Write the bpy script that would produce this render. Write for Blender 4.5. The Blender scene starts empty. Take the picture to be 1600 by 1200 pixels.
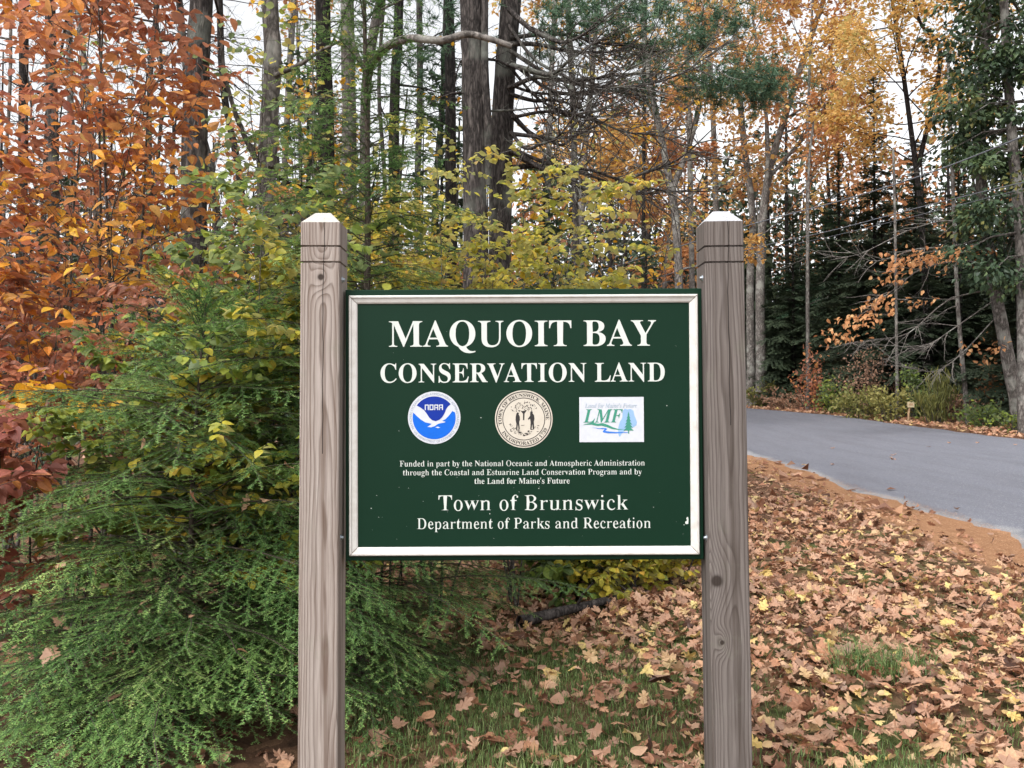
import bpy, math, random
import numpy as np
R = math.radians
S = bpy.context.scene
COL = S.collection

# ------------------------------------------------------------ camera, sky, sun, exposure
CAM = np.array((0.0, -3.0, 1.55)); FPX = 1333.0; PITCH = math.atan(20 / FPX)
cam = bpy.data.cameras.new("camera"); cam.lens = 30.0; cam.sensor_width = 36.0
cam.clip_end = 1500; cam.clip_start = 0.05
co = bpy.data.objects.new("camera", cam); COL.objects.link(co)
co.location = CAM; co.rotation_euler = (math.pi / 2 + PITCH, 0, 0); S.camera = co

SUN_EL, SUN_AZ = R(52), R(215)          # overcast: a wide soft sun, behind the viewer's left
w = bpy.data.worlds.new("World"); S.world = w; w.use_nodes = True
nt = w.node_tree; nt.nodes.clear()
sky = nt.nodes.new("ShaderNodeTexSky"); sky.sky_type = 'NISHITA'; sky.sun_disc = False
sky.sun_elevation = SUN_EL; sky.sun_rotation = SUN_AZ; sky.dust_density = 4.0; sky.air_density = 1.0
hsv = nt.nodes.new("ShaderNodeHueSaturation"); hsv.inputs['Saturation'].default_value = 0.10
bg = nt.nodes.new("ShaderNodeBackground"); bg.inputs['Strength'].default_value = 0.15
wo = nt.nodes.new("ShaderNodeOutputWorld")
nt.links.new(sky.outputs[0], hsv.inputs['Color']); nt.links.new(hsv.outputs[0], bg.inputs[0]); nt.links.new(bg.outputs[0], wo.inputs[0])
sl = bpy.data.lights.new("sun", 'SUN'); sl.energy = 0.75; sl.angle = R(25); sl.color = (1.0, 0.965, 0.92)
so = bpy.data.objects.new("sun", sl); COL.objects.link(so)
so.rotation_euler = (math.pi / 2 - SUN_EL, 0, -R(35))
S.view_settings.view_transform = 'Standard'; S.view_settings.look = 'None'
S.view_settings.exposure = 1.25; S.view_settings.gamma = 1.0; S.view_settings.use_curve_mapping = False

# ------------------------------------------------------------ helpers
def P(px, py, d):
    """point seen at pixel (px,py) of the 1600x1200 photo, d metres ahead of the camera"""
    u = (px - 800) / FPX; v = (600 - py) / FPX
    yy = math.cos(PITCH) - v * math.sin(PITCH); zz = math.sin(PITCH) + v * math.cos(PITCH)
    return CAM + np.array((u / yy * d, d, zz / yy * d))

def sstep(a, b, x):
    t = np.clip((x - a) / (b - a), 0, 1); return t * t * (3 - 2 * t)

def road_near(d): return np.interp(d, [-20, 3, 8.75, 9.9, 10.9, 13.6, 16.8, 21, 35, 60, 90], [4.6, 5.0, 5.25, 5.45, 5.58, 5.6, 5.75, 5.85, 5.7, 4.2, -6])
def road_far(d): return np.interp(d, [-20, 21, 34, 45, 60, 90], [12.6, 12.6, 12.65, 12.6, 11.2, 1.0])

def G(x, y):
    """height of the ground"""
    x = np.asarray(x, float); y = np.asarray(y, float); d = y + 3
    Fz = np.interp(d, [-20, 0, 21, 34, 45, 60, 200], [0.1, 0.25, .48, .81, .93, 1.05, 1.6])
    Nz = np.interp(d, [-20, 14, 17, 20, 34, 45, 60, 200], [0, 0, .05, .09, .5, .8, 1.0, 1.6])
    s = sstep(5.2, 12.6, x)
    z = Nz + (Fz - Nz) * s
    off = np.maximum(sstep(5.0, 3.5, x), sstep(13.2, 15, x))
    z = z + off * (0.035 * np.sin(x * 1.9 + 1.3) * np.sin(y * 1.6 + .4) + 0.02 * np.sin(x * 4.1 + y * 3.3))
    return z

def base_at(px, d):
    p = P(px, 600, d); p[2] = G(p[0], p[1]); return p

def nrm(a):
    return a / np.maximum(np.linalg.norm(a, axis=-1, keepdims=True), 1e-9)

class MB:
    """gathers geometry into one mesh"""
    def __init__(s): s.v = []; s.f = []; s.t = []; s.n = 0
    def add(s, v, f, tint=0.5, mat=0, smooth=False):
        v = np.asarray(v, float).reshape(-1, 3); f = np.asarray(f, np.int64)
        t = np.broadcast_to(np.asarray(tint, float), (len(v),))
        s.v.append(v); s.t.append(t); s.f.append((f + s.n, mat, smooth)); s.n += len(v)
    def build(s, name, mats, parent=None, origin=(0, 0, 0)):
        if not isinstance(mats, (list, tuple)): mats = [mats]
        me = bpy.data.meshes.new(name)
        v = np.concatenate(s.v) - np.asarray(origin); t = np.concatenate(s.t)
        me.vertices.add(len(v)); me.vertices.foreach_set('co', v.astype(np.float32).ravel())
        li = np.concatenate([f.ravel() for f, _, _ in s.f])
        ct = np.concatenate([np.full(len(f), f.shape[1]) for f, _, _ in s.f])
        mi = np.concatenate([np.full(len(f), m) for f, m, _ in s.f])
        sm = np.concatenate([np.full(len(f), q) for f, _, q in s.f])
        me.loops.add(len(li)); me.loops.foreach_set('vertex_index', li.astype(np.int32))
        me.polygons.add(len(ct))
        me.polygons.foreach_set('loop_start', np.concatenate(([0], np.cumsum(ct)[:-1])).astype(np.int32))
        for m in mats: me.materials.append(m)
        me.polygons.foreach_set('material_index', mi.astype(np.int32))
        me.polygons.foreach_set('use_smooth', sm.astype(bool))
        a = me.attributes.new('tint', 'FLOAT', 'POINT'); a.data.foreach_set('value', t.astype(np.float32))
        me.update(calc_edges=True)
        o = bpy.data.objects.new(name, me); COL.objects.link(o)
        if parent is not None: o.parent = parent
        else: o.location = origin
        return o

def tag(o, label=None, cat=None, group=None, kind=None):
    if label: o['label'] = label
    if cat: o['category'] = cat
    if group: o['group'] = group
    if kind: o['kind'] = kind
    return o

def thing(name, loc, label, cat, group=None):
    o = bpy.data.objects.new(name, None); o.empty_display_size = .2
    COL.objects.link(o); o.location = loc
    return tag(o, label, cat, group)

def box(mb, c, s, tint=.5, mat=0):
    x, y, z = c; a, b, h = s[0] / 2, s[1] / 2, s[2] / 2
    v = [(x + i * a, y + j * b, z + k * h) for i in (-1, 1) for j in (-1, 1) for k in (-1, 1)]
    mb.add(v, [(0, 1, 3, 2), (4, 6, 7, 5), (0, 4, 5, 1), (2, 3, 7, 6), (0, 2, 6, 4), (1, 5, 7, 3)], tint, mat)

def tubes(mb, lines, sides=6, mat=0, tint=.5, rough=0.0, rng=None):
    """lines: list of (points, radii)"""
    groups = {}
    for p, r in lines: groups.setdefault(len(p), []).append((p, r))
    for n, L in groups.items():
        p = np.array([a for a, _ in L], float); r = np.array([b for _, b in L], float)
        N = len(L)
        tg = np.empty_like(p); tg[:, 1:-1] = p[:, 2:] - p[:, :-2]; tg[:, 0] = p[:, 1] - p[:, 0]; tg[:, -1] = p[:, -1] - p[:, -2]
        tg = nrm(tg)
        main = nrm(p[:, -1] - p[:, 0]); ref = np.eye(3)[np.argmin(np.abs(main), axis=1)][:, None, :]
        a = nrm(np.cross(tg, ref)); b = np.cross(tg, a)
        th = np.arange(sides) * 2 * math.pi / sides
        rr = np.broadcast_to(r[:, :, None], (N, n, sides)).copy()
        if rough and rng is not None: rr *= 1 + rng.normal(0, rough, rr.shape)
        v = p[:, :, None, :] + rr[..., None] * (np.cos(th)[None, None, :, None] * a[:, :, None, :] + np.sin(th)[None, None, :, None] * b[:, :, None, :])
        i = np.arange(n - 1)[:, None] * sides; j = np.arange(sides)[None, :]; j2 = (j + 1) % sides
        q = np.stack([i + j, i + j2, i + sides + j2, i + sides + j], -1).reshape(-1, 4)
        f = (q[None] + (np.arange(N) * n * sides)[:, None, None]).reshape(-1, 4)
        mb.add(v, f, tint, mat, True)

def smooth_line(pts, k=5):
    pts = np.array(pts, float); n = len(pts)
    q = np.vstack([2 * pts[0] - pts[1], pts, 2 * pts[-1] - pts[-2]]); out = []
    for i in range(1, n):
        a, b, c, d = q[i - 1], q[i], q[i + 1], q[i + 2]
        for t in np.arange(k) / k:
            out.append(.5 * (2 * b + (c - a) * t + (2 * a - 5 * b + 4 * c - d) * t * t + (3 * b - 3 * c + d - a) * t ** 3))
    out.append(pts[-1]); return np.array(out)

# ------------------------------------------------------------ materials
def new_mat(name):
    m = bpy.data.materials.new(name); m.use_nodes = True; t = m.node_tree; t.nodes.clear()
    o = t.nodes.new("ShaderNodeOutputMaterial"); return m, t, o

class NT:
    def __init__(s, t): s.t = t
    def __call__(s, typ, props=None, **ins):
        n = s.t.nodes.new(typ)
        for k, v in (props or {}).items(): setattr(n, k, v)
        for k, v in ins.items():
            key = k.replace('_', ' ')
            sock = n.inputs[int(k[1:])] if (k[0] == 'i' and k[1:].isdigit()) else n.inputs[key]
            if isinstance(v, bpy.types.NodeSocket): s.t.links.new(v, sock)
            else: sock.default_value = v
        return n
    def math(s, op, a, b=0.0, c=0.0):
        n = s.t.nodes.new("ShaderNodeMath"); n.operation = op
        for i, v in enumerate((a, b, c)):
            if isinstance(v, bpy.types.NodeSocket): s.t.links.new(v, n.inputs[i])
            else: n.inputs[i].default_value = v
        return n.outputs[0]
    def ramp(s, fac, stops, interp='LINEAR'):
        n = s.t.nodes.new("ShaderNodeValToRGB"); cr = n.color_ramp; cr.interpolation = interp
        while len(cr.elements) < len(stops): cr.elements.new(0.5)
        for e, (p, c) in zip(cr.elements, stops): e.position = p; e.color = (*c, 1)
        s.t.links.new(fac, n.inputs[0]); return n.outputs[0]
    def mix(s, fac, a, b, blend='MIX'):
        n = s.t.nodes.new("ShaderNodeMix"); n.data_type = 'RGBA'; n.blend_type = blend
        for i, v in ((0, fac), (6, a), (7, b)):
            if isinstance(v, bpy.types.NodeSocket): s.t.links.new(v, n.inputs[i])
            else: n.inputs[i].default_value = (*v, 1) if isinstance(v, tuple) and len(v) == 3 else v
        return n.outputs[2]

def leaf_mat(name, stops, transl=.35, rough=.5, under=None, spec=.35):
    m, t, o = new_mat(name); N = NT(t)
    at = N("ShaderNodeAttribute", {'attribute_name': 'tint'})
    col = N.ramp(at.outputs['Fac'], stops)
    geo = N("ShaderNodeNewGeometry")
    ns = N("ShaderNodeTexNoise", Vector=geo.outputs['Position'], Scale=55.0, Detail=3.0, Roughness=.65)
    v = N.math('MULTIPLY_ADD', ns.outputs[0], 1.1, .45)
    col = N.mix(1.0, col, N("ShaderNodeCombineColor", Red=v, Green=v, Blue=v).outputs[0], 'MULTIPLY')
    if under:
        col = N.mix(N.math('MULTIPLY', geo.outputs['Backfacing'], .55), col, under)
    p = N("ShaderNodeBsdfPrincipled", Base_Color=col, Roughness=rough); p.inputs['Specular IOR Level'].default_value = spec
    tr = N("ShaderNodeBsdfTranslucent", Color=col)
    mx = N("ShaderNodeMixShader", i0=transl, i1=p.outputs[0], i2=tr.outputs[0])
    t.links.new(mx.outputs[0], o.inputs[0]); return m

def bark_mat(name, dark, light, scale=9.0, stretch=.16, bump=.6, lichen=None):
    m, t, o = new_mat(name); N = NT(t)
    geo = N("ShaderNodeTexCoord")
    mp = N("ShaderNodeMapping", Vector=geo.outputs['Object']); mp.inputs['Scale'].default_value = (1, 1, stretch)
    n1 = N("ShaderNodeTexNoise", Vector=mp.outputs[0], Scale=scale * 3.2, Detail=8.0, Roughness=.75, Distortion=.15)
    n2 = N("ShaderNodeTexNoise", Vector=mp.outputs[0], Scale=scale * 1.6, Detail=3.0, Roughness=.6, Distortion=.25)
    ridge = N.math('MULTIPLY', N.math('ABSOLUTE', N.math('SUBTRACT', n2.outputs[0], .5)), 5.0)
    h = N.math('MULTIPLY', N.math('ADD', N.math('MINIMUM', ridge, .8), .25), n1.outputs[0])
    col = N.ramp(h, [(.13, dark), (.32, tuple((p + q * 2) / 3 for p, q in zip(light, dark))), (.62, light)])
    n3 = N("ShaderNodeTexNoise", Vector=geo.outputs['Object'], Scale=2.3, Detail=4.0)
    if lichen: col = N.mix(N.math('MULTIPLY', N.ramp(n3.outputs[0], [(.52, (0, 0, 0)), (.66, (1, 1, 1))]), .6), col, lichen)
    b = N("ShaderNodeBump", Strength=bump, Distance=.02, Height=h)
    p = N("ShaderNodeBsdfPrincipled", Base_Color=col, Roughness=.9, Normal=b.outputs[0]); p.inputs['Specular IOR Level'].default_value = .15
    t.links.new(p.outputs[0], o.inputs[0]); return m

def plain(name, col, rough=.5, spec=.4, metal=0.0, grime=None, bump=0.0, scale=40.0):
    m, t, o = new_mat(name); N = NT(t)
    tc = N("ShaderNodeTexCoord"); c = None
    ns = N("ShaderNodeTexNoise", Vector=tc.outputs['Object'], Scale=scale, Detail=5.0, Roughness=.6)
    f = N.math('MULTIPLY', N.ramp(ns.outputs[0], [(.45, (0, 0, 0)), (.75, (1, 1, 1))]), .5)
    c = N.mix(f, col, grime or tuple(x * .8 for x in col))
    p = N("ShaderNodeBsdfPrincipled", Base_Color=c, Roughness=rough, Metallic=metal); p.inputs['Specular IOR Level'].default_value = spec
    if bump:
        b = N("ShaderNodeBump", Strength=bump, Distance=.002, Height=ns.outputs[0]); t.links.new(b.outputs[0], p.inputs['Normal'])
    t.links.new(p.outputs[0], o.inputs[0]); return m

def post_mat(name, dark, mid, light, knots, crack_x, crack_z, seed, end=(.48, .46, .42)):
    """weathered sawn timber: growth rings cut lengthwise, knots, one drying crack; object space, z along the post"""
    m, t, o = new_mat(name); N = NT(t)
    tc = N("ShaderNodeTexCoord"); sp = N("ShaderNodeSeparateXYZ", Vector=tc.outputs['Object'])
    x, y, z = sp.outputs
    mp = N("ShaderNodeMapping", Vector=tc.outputs['Object']); mp.inputs['Scale'].default_value = (3.0, 3.0, .5); mp.inputs['Location'].default_value = (seed, seed * 2, seed * 3)
    wob = N("ShaderNodeTexNoise", Vector=mp.outputs[0], Scale=1.6, Detail=3.0, Roughness=.45)
    mp2 = N("ShaderNodeMapping", Vector=tc.outputs['Object']); mp2.inputs['Scale'].default_value = (14, 14, 2.2)
    wob2 = N("ShaderNodeTexNoise", Vector=mp2.outputs[0], Scale=1.5, Detail=2.0)
    xo = N.math('ADD', x, .006 * seed - .02); yo = N.math('ADD', y, -.05)
    r = N.math('SQRT', N.math('ADD', N.math('MULTIPLY', xo, xo), N.math('MULTIPLY', N.math('MULTIPLY', yo, yo), .55)))
    r = N.math('ADD', r, N.math('MULTIPLY', wob.outputs[0], .05)); r = N.math('ADD', r, N.math('MULTIPLY', wob2.outputs[0], .003))
    core = None
    for kx, kz, kr in knots:
        dx = N.math('ADD', x, -kx); dz = N.math('MULTIPLY', N.math('ADD', z, -kz), .55)
        d2 = N.math('ADD', N.math('MULTIPLY', dx, dx), N.math('MULTIPLY', dz, dz))
        g = N.math('POWER', 2.718, N.math('MULTIPLY', d2, -1.0 / (2 * (kr * 1.7) ** 2)))
        r = N.math('ADD', r, N.math('MULTIPLY', g, .022))
        dz2 = N.math('ADD', z, -kz)
        dd = N.math('SQRT', N.math('ADD', N.math('MULTIPLY', dx, dx), N.math('MULTIPLY', dz2, dz2)))
        dd = N.math('ADD', dd, N.math('MULTIPLY', N.math('ADD', wob2.outputs[0], -.5), .006))
        front = N.math('LESS_THAN', y, -.066)
        c = N.math('MULTIPLY', front, N.math('SUBTRACT', 1.0, N.math('SMOOTH_MIN', N.math('DIVIDE', dd, kr), 1.0, .25)))
        core = c if core is None else N.math('MAXIMUM', core, c)
    ring = N.math('FRACT', N.math('MULTIPLY', r, 190.0))
    rw = N.math('POWER', ring, 2.5)
    rw = N.math('MULTIPLY', rw, N.math('SMOOTH_MIN', N.math('MULTIPLY', N.math('SUBTRACT', 1.0, ring), 7.0), 1.0, .2))
    mp3 = N("ShaderNodeMapping", Vector=tc.outputs['Object']); mp3.inputs['Scale'].default_value = (1, 1, .018)
    fib = N("ShaderNodeTexNoise", Vector=mp3.outputs[0], Scale=420.0, Detail=4.0, Roughness=.7)
    blo = N("ShaderNodeTexNoise", Vector=mp.outputs[0], Scale=2.3, Detail=5.0, Roughness=.6)
    col = N.mix(blo.outputs[0], mid, light)
    col = N.mix(N.math('MULTIPLY', rw, .9), col, dark)
    col = N.mix(N.math('MULTIPLY', N.ramp(fib.outputs[0], [(.42, (0, 0, 0)), (.72, (1, 1, 1))]), .35), col, dark)
    fine = N("ShaderNodeTexNoise", Vector=mp3.outputs[0], Scale=90.0, Detail=3.0)
    col = N.mix(N.math('MULTIPLY', N.ramp(fine.outputs[0], [(.5, (0, 0, 0)), (.75, (1, 1, 1))]), .3), col, light)
    stk = N("ShaderNodeTexNoise", Vector=mp3.outputs[0], Scale=38.0, Detail=5.0, Roughness=.7)
    col = N.mix(N.math('MULTIPLY', N.ramp(stk.outputs[0], [(.48, (0, 0, 0)), (.64, (1, 1, 1))]), .62), col, tuple(q * 1.25 for q in dark))
    alg = N("ShaderNodeTexNoise", Vector=tc.outputs['Object'], Scale=5.0, Detail=6.0, Roughness=.7)
    col = N.mix(N.math('MULTIPLY', N.ramp(alg.outputs[0], [(.56, (0, 0, 0)), (.72, (1, 1, 1))]), .28), col, (.17, .18, .13))
    # drying crack: a wandering dark split down the front
    cn = N("ShaderNodeTexNoise", Vector=mp3.outputs[0], Scale=25.0, Detail=1.0)
    cv = N("ShaderNodeCombineXYZ", Z=z); cw = N("ShaderNodeTexNoise", Vector=cv.outputs[0], Scale=4.0, Detail=3.0)
    cd = N.math('ABSOLUTE', N.math('SUBTRACT', N.math('ADD', x, -crack_x), N.math('MULTIPLY', N.math('ADD', cw.outputs[0], -.5), .022)))
    cz = N.math('MULTIPLY', N.math('GREATER_THAN', z, crack_z[0]), N.math('LESS_THAN', z, crack_z[1]))
    ck = N.math('MULTIPLY', N.math('MULTIPLY', N.math('LESS_THAN', cd, .0013), cz), N.math('LESS_THAN', y, -.05))
    col = N.mix(ck, col, (.018, .014, .012))
    if core is not None:
        col = N.mix(N.math('MINIMUM', N.math('MULTIPLY', core, 2.2), .92), col, (.028, .02, .016))
    geo = N("ShaderNodeNewGeometry"); nz = N("ShaderNodeSeparateXYZ", Vector=geo.outputs['True Normal']).outputs[2]
    up = N.math('GREATER_THAN', nz, .3)
    col = N.mix(N.math('MULTIPLY', up, .85), col, N.mix(N.math('MULTIPLY', rw, .5), end, mid))
    hh = N.math('SUBTRACT', N.math('SUBTRACT', N.math('MULTIPLY', fib.outputs[0], .5), N.math('MULTIPLY', rw, .5)), N.math('MULTIPLY', ck, 3.0))
    b = N("ShaderNodeBump", Strength=.9, Distance=.0025, Height=hh)
    p = N("ShaderNodeBsdfPrincipled", Base_Color=col, Roughness=.85, Normal=b.outputs[0]); p.inputs['Specular IOR Level'].default_value = .2
    t.links.new(p.outputs[0], o.inputs[0]); return m

M = {}
M['green_paint'] = plain('sign_green', (.0036, .0215, .011), .5, .13, grime=(.0048, .0245, .0138), scale=3.0)
M['white_paint'] = plain('white_paint', (.56, .545, .52), .45, .3, grime=(.36, .31, .27), bump=.3, scale=26.0)
M['letter'] = plain('letter_white', (.53, .565, .53), .5, .2, grime=(.47, .51, .48), scale=60.0)
M['emblem_white'] = plain('emblem_white', (.52, .54, .585), .45, .25)
M['cream'] = plain('cream', (.52, .475, .405), .5, grime=(.43, .385, .315), scale=30.0)
M['ink'] = plain('ink', (.02, .017, .017), .5)
M['rim_ink'] = plain('rim_ink', (.22, .25, .32), .5)
M['navy'] = plain('navy', (.003, .024, .25), .45, .2)
M['sky_blue'] = plain('sky_blue', (.004, .11, .54), .45, .2)
M['teal'] = plain('teal', (.035, .22, .15), .5)
M['slate'] = plain('slate_letters', (.25, .33, .42), .5)
M['pale_blue'] = plain('pale_blue', (.24, .38, .58), .5, .2)
M['river'] = plain('river_blue', (.03, .16, .58), .5)
M['steel'] = plain('steel', (.34, .38, .42), .35, .5, .8)
M['needle'] = leaf_mat('hemlock_needles', [(0, (.024, .058, .022)), (.35, (.095, .20, .060)), (.7, (.23, .38, .11)), (1, (.46, .56, .19))], .32, .45)
M['twig'] = bark_mat('twig_bark', (.05, .038, .03), (.16, .13, .11), 60)
M['pine_bark'] = bark_mat('pine_bark', (.02, .017, .016), (.125, .108, .10), 13, .22, .9, (.17, .18, .155))
M['dark_bark'] = bark_mat('dark_bark', (.010, .009, .009), (.055, .047, .043), 13, .22, .8)
M['grey_bark'] = bark_mat('grey_bark', (.06, .053, .048), (.25, .225, .205), 7, .4, .5, (.30, .30, .27))
M['dead_wood'] = bark_mat('dead_wood', (.035, .03, .027), (.19, .17, .155), 22, .6, .4, (.20, .21, .18))
M['bare_twig'] = bark_mat('bare_twig', (.10, .09, .08), (.36, .33, .30), 30, .6, .3)
M['beech_leaf'] = leaf_mat('beech_leaves', [(0, (.19, .055, .035)), (.3, (.44, .135, .065)), (.55, (.66, .24, .05)), (.8, (.78, .38, .045)), (1, (.80, .50, .06))], .5, .5, (.45, .24, .16))
M['rust_leaf'] = leaf_mat('rust_leaves', [(0, (.16, .055, .035)), (.4, (.36, .125, .07)), (.75, (.50, .19, .095)), (1, (.62, .28, .09))], .4, .5, (.46, .27, .21))
M['maroon_leaf'] = leaf_mat('maroon_leaves', [(0, (.14, .042, .034)), (.45, (.31, .100, .075)), (.8, (.42, .15, .085)), (1, (.60, .26, .06))], .4, .42, (.33, .15, .12))
M['gold_leaf'] = leaf_mat('gold_leaves', [(0, (.48, .22, .02)), (.5, (.68, .36, .025)), (1, (.76, .46, .05))], .45, .5)
M['birch_leaf'] = leaf_mat('birch_leaves', [(0, (.17, .22, .045)), (.3, (.36, .36, .055)), (.55, (.58, .49, .065)), (.8, (.68, .46, .07)), (1, (.56, .27, .07))], .5, .5, (.42, .42, .22))
M['green_leaf'] = leaf_mat('green_leaves', [(0, (.08, .13, .032)), (.4, (.21, .28, .05)), (.75, (.38, .41, .065)), (1, (.58, .48, .075))], .5, .5, (.24, .30, .20))
M['oak_crown'] = leaf_mat('oak_crown', [(0, (.24, .11, .045)), (.3, (.44, .22, .07)), (.6, (.62, .36, .11)), (.85, (.74, .51, .19)), (1, (.46, .39, .13))], .5, .5)
M['orange_crown'] = leaf_mat('orange_crown', [(0, (.21, .085, .045)), (.4, (.42, .18, .075)), (.8, (.58, .285, .12)), (1, (.66, .40, .19))], .45, .5)
M['dark_conifer'] = leaf_mat('dark_conifer', [(0, (.018, .027, .016)), (.5, (.042, .062, .034)), (1, (.09, .115, .058))], .15, .6)
M['mid_conifer'] = leaf_mat('mid_conifer', [(0, (.024, .052, .032)), (.5, (.065, .13, .072)), (1, (.14, .22, .115))], .2, .6)
M['cedar'] = leaf_mat('cedar_leaf', [(0, (.014, .028, .016)), (.5, (.038, .068, .032)), (.85, (.085, .125, .045)), (1, (.20, .18, .05))], .2, .55)
M['fern'] = leaf_mat('fern_leaf', [(0, (.10, .115, .04)), (.5, (.22, .225, .07)), (1, (.40, .35, .12))], .4, .55)
M['brown_bush'] = leaf_mat('brown_bush', [(0, (.13, .075, .05)), (.5, (.29, .17, .115)), (1, (.44, .27, .17))], .3, .6)
M['litter'] = leaf_mat('fallen_leaves', [(0, (.058, .025, .015)), (.3, (.25, .112, .064)), (.6, (.45, .225, .13)), (.82, (.58, .36, .22)), (.93, (.60, .43, .15)), (1, (.62, .50, .21))], .2, .5, (.46, .29, .20))
M['grass'] = leaf_mat('grass_blades', [(0, (.05, .10, .03)), (.5, (.13, .205, .06)), (.85, (.26, .32, .12)), (1, (.43, .38, .22))], .35, .5)
M['needle_litter'] = leaf_mat('fallen_needles', [(0, (.18, .09, .045)), (.5, (.39, .205, .108)), (1, (.56, .34, .19))], .1, .7)
M['stake'] = plain('stake_wood', (.50, .33, .20), .8)
M['yellow_plate'] = plain('yellow_plate', (.66, .55, .36), .6)
M['cable'] = plain('cable', (.10, .105, .12), .5)
M['post_l'] = post_mat('post_wood_pale', (.070, .040, .026), (.265, .208, .175), (.405, .365, .34), [(.003, 1.972, .014)], .012, (1.35, 2.3), 1.0)
M['post_r'] = post_mat('post_wood_grey', (.036, .026, .021), (.125, .101, .089), (.215, .192, .182), [(-.046, .905, .026), (-.030, .69, .010)], .012, (1.45, 2.3), 3.0, end=(.46, .47, .50))

# ------------------------------------------------------------ ground and road
def ground_mat():
    m, t, o = new_mat('ground'); N = NT(t)
    geo = N("ShaderNodeNewGeometry"); at = N("ShaderNodeAttribute", {'attribute_name': 'tint'})
    n1 = N("ShaderNodeTexNoise", Vector=geo.outputs['Position'], Scale=9.0, Detail=8.0, Roughness=.7)
    n2 = N("ShaderNodeTexNoise", Vector=geo.outputs['Position'], Scale=1.3, Detail=5.0)
    vo = N("ShaderNodeTexVoronoi", Vector=geo.outputs['Position'], Scale=14.0)
    soil = N.ramp(n1.outputs[0], [(.3, (.035, .024, .016)), (.55, (.10, .062, .04)), (.75, (.20, .12, .075))])
    soil = N.mix(.45, soil, N.ramp(N("ShaderNodeSeparateColor", Color=vo.outputs['Color']).outputs[0], [(0, (.06, .03, .02)), (.6, (.19, .095, .058)), (1, (.30, .17, .10))]))
    moss = N.ramp(n1.outputs[0], [(.3, (.03, .05, .016)), (.7, (.11, .14, .045))])
    a = N.math('MULTIPLY', N.ramp(n2.outputs[0], [(.42, (0, 0, 0)), (.62, (1, 1, 1))]), N.ramp(at.outputs['Fac'], [(.2, (0, 0, 0)), (.25, (1, 1, 1)), (.45, (1, 1, 1)), (.5, (0, 0, 0))]))
    col = N.mix(N.math('MULTIPLY', a, .8), soil, moss)
    nl = N("ShaderNodeTexNoise", Vector=geo.outputs['Position'], Scale=60.0, Detail=6.0, Roughness=.75)
    needle = N.ramp(nl.outputs[0], [(.3, (.14, .07, .037)), (.52, (.34, .182, .098)), (.72, (.50, .30, .17))])
    zone = N.math('ADD', at.outputs['Fac'], N.math('MULTIPLY', N.math('ADD', n1.outputs[0], -.5), .35))
    col = N.mix(N.ramp(zone, [(.62, (0, 0, 0)), (.78, (1, 1, 1))]), col, needle)
    b = N("ShaderNodeBump", Strength=.9, Distance=.03, Height=N.math('ADD', n1.outputs[0], N.math('MULTIPLY', nl.outputs[0], .4)))
    p = N("ShaderNodeBsdfPrincipled", Base_Color=col, Roughness=.95, Normal=b.outputs[0]); p.inputs['Specular IOR Level'].default_value = .1
    t.links.new(p.outputs[0], o.inputs[0]); return m

def road_mat():
    m, t, o = new_mat('asphalt'); N = NT(t)
    geo = N("ShaderNodeNewGeometry"); at = N("ShaderNodeAttribute", {'attribute_name': 'tint'})
    n1 = N("ShaderNodeTexNoise", Vector=geo.outputs['Position'], Scale=190.0, Detail=3.0, Roughness=.8)
    mp = N("ShaderNodeMapping", Vector=geo.outputs['Position']); mp.inputs['Scale'].default_value = (1, .12, 1)
    n2 = N("ShaderNodeTexNoise", Vector=mp.outputs[0], Scale=1.1, Detail=6.0, Roughness=.6)
    col = N.ramp(n1.outputs[0], [(.3, (.088, .091, .112)), (.55, (.138, .143, .172)), (.75, (.21, .215, .245))])
    col = N.mix(N.math('MULTIPLY', n2.outputs[0], .35), col, (.18, .187, .218))
    # sandy grit washed along the near edge
    e = N.math('ADD', at.outputs['Fac'], N.math('MULTIPLY', N.math('ADD', n2.outputs[0], -.5), .5))
    col = N.mix(N.math('MULTIPLY', N.ramp(e, [(.70, (0, 0, 0)), (.86, (1, 1, 1))]), N.ramp(n1.outputs[0], [(.4, (0, 0, 0)), (.6, (1, 1, 1))])), col, (.36, .36, .35))
    n3 = N("ShaderNodeTexNoise", Vector=geo.outputs['Position'], Scale=45.0, Detail=4.0, Roughness=.8)
    col = N.mix(N.math('MULTIPLY', N.ramp(n3.outputs[0], [(.5, (0, 0, 0)), (.72, (1, 1, 1))]), .5), col, (.075, .076, .092))
    n4 = N("ShaderNodeTexNoise", Vector=mp.outputs[0], Scale=3.1, Detail=5.0, Roughness=.65)
    col = N.mix(N.math('MULTIPLY', N.ramp(n4.outputs[0], [(.45, (0, 0, 0)), (.66, (1, 1, 1))]), .45), col, (.09, .091, .11))
    vk = N("ShaderNodeTexVoronoi", Vector=geo.outputs['Position'], Scale=120.0)
    col = N.mix(N.math('MULTIPLY', N.math('GREATER_THAN', N("ShaderNodeSeparateColor", Color=vk.outputs['Color']).outputs[0], .93), .6), col, (.42, .41, .40))
    b = N("ShaderNodeBump", Strength=.6, Distance=.006, Height=n1.outputs[0])
    p = N("ShaderNodeBsdfPrincipled", Base_Color=col, Roughness=.72, Normal=b.outputs[0]); p.inputs['Specular IOR Level'].default_value = .35
    t.links.new(p.outputs[0], o.inputs[0]); return m

def sheet(xs, ys, zf, tint):
    X, Y = np.meshgrid(xs, ys); v = np.stack([X, Y, zf(X, Y)], -1).reshape(-1, 3)
    nx, ny = len(xs), len(ys); i = np.arange(ny - 1)[:, None] * nx + np.arange(nx - 1)[None]
    f = np.stack([i, i + 1, i + nx + 1, i + nx], -1).reshape(-1, 4)
    return v, f, tint(X, Y).ravel()

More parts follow.
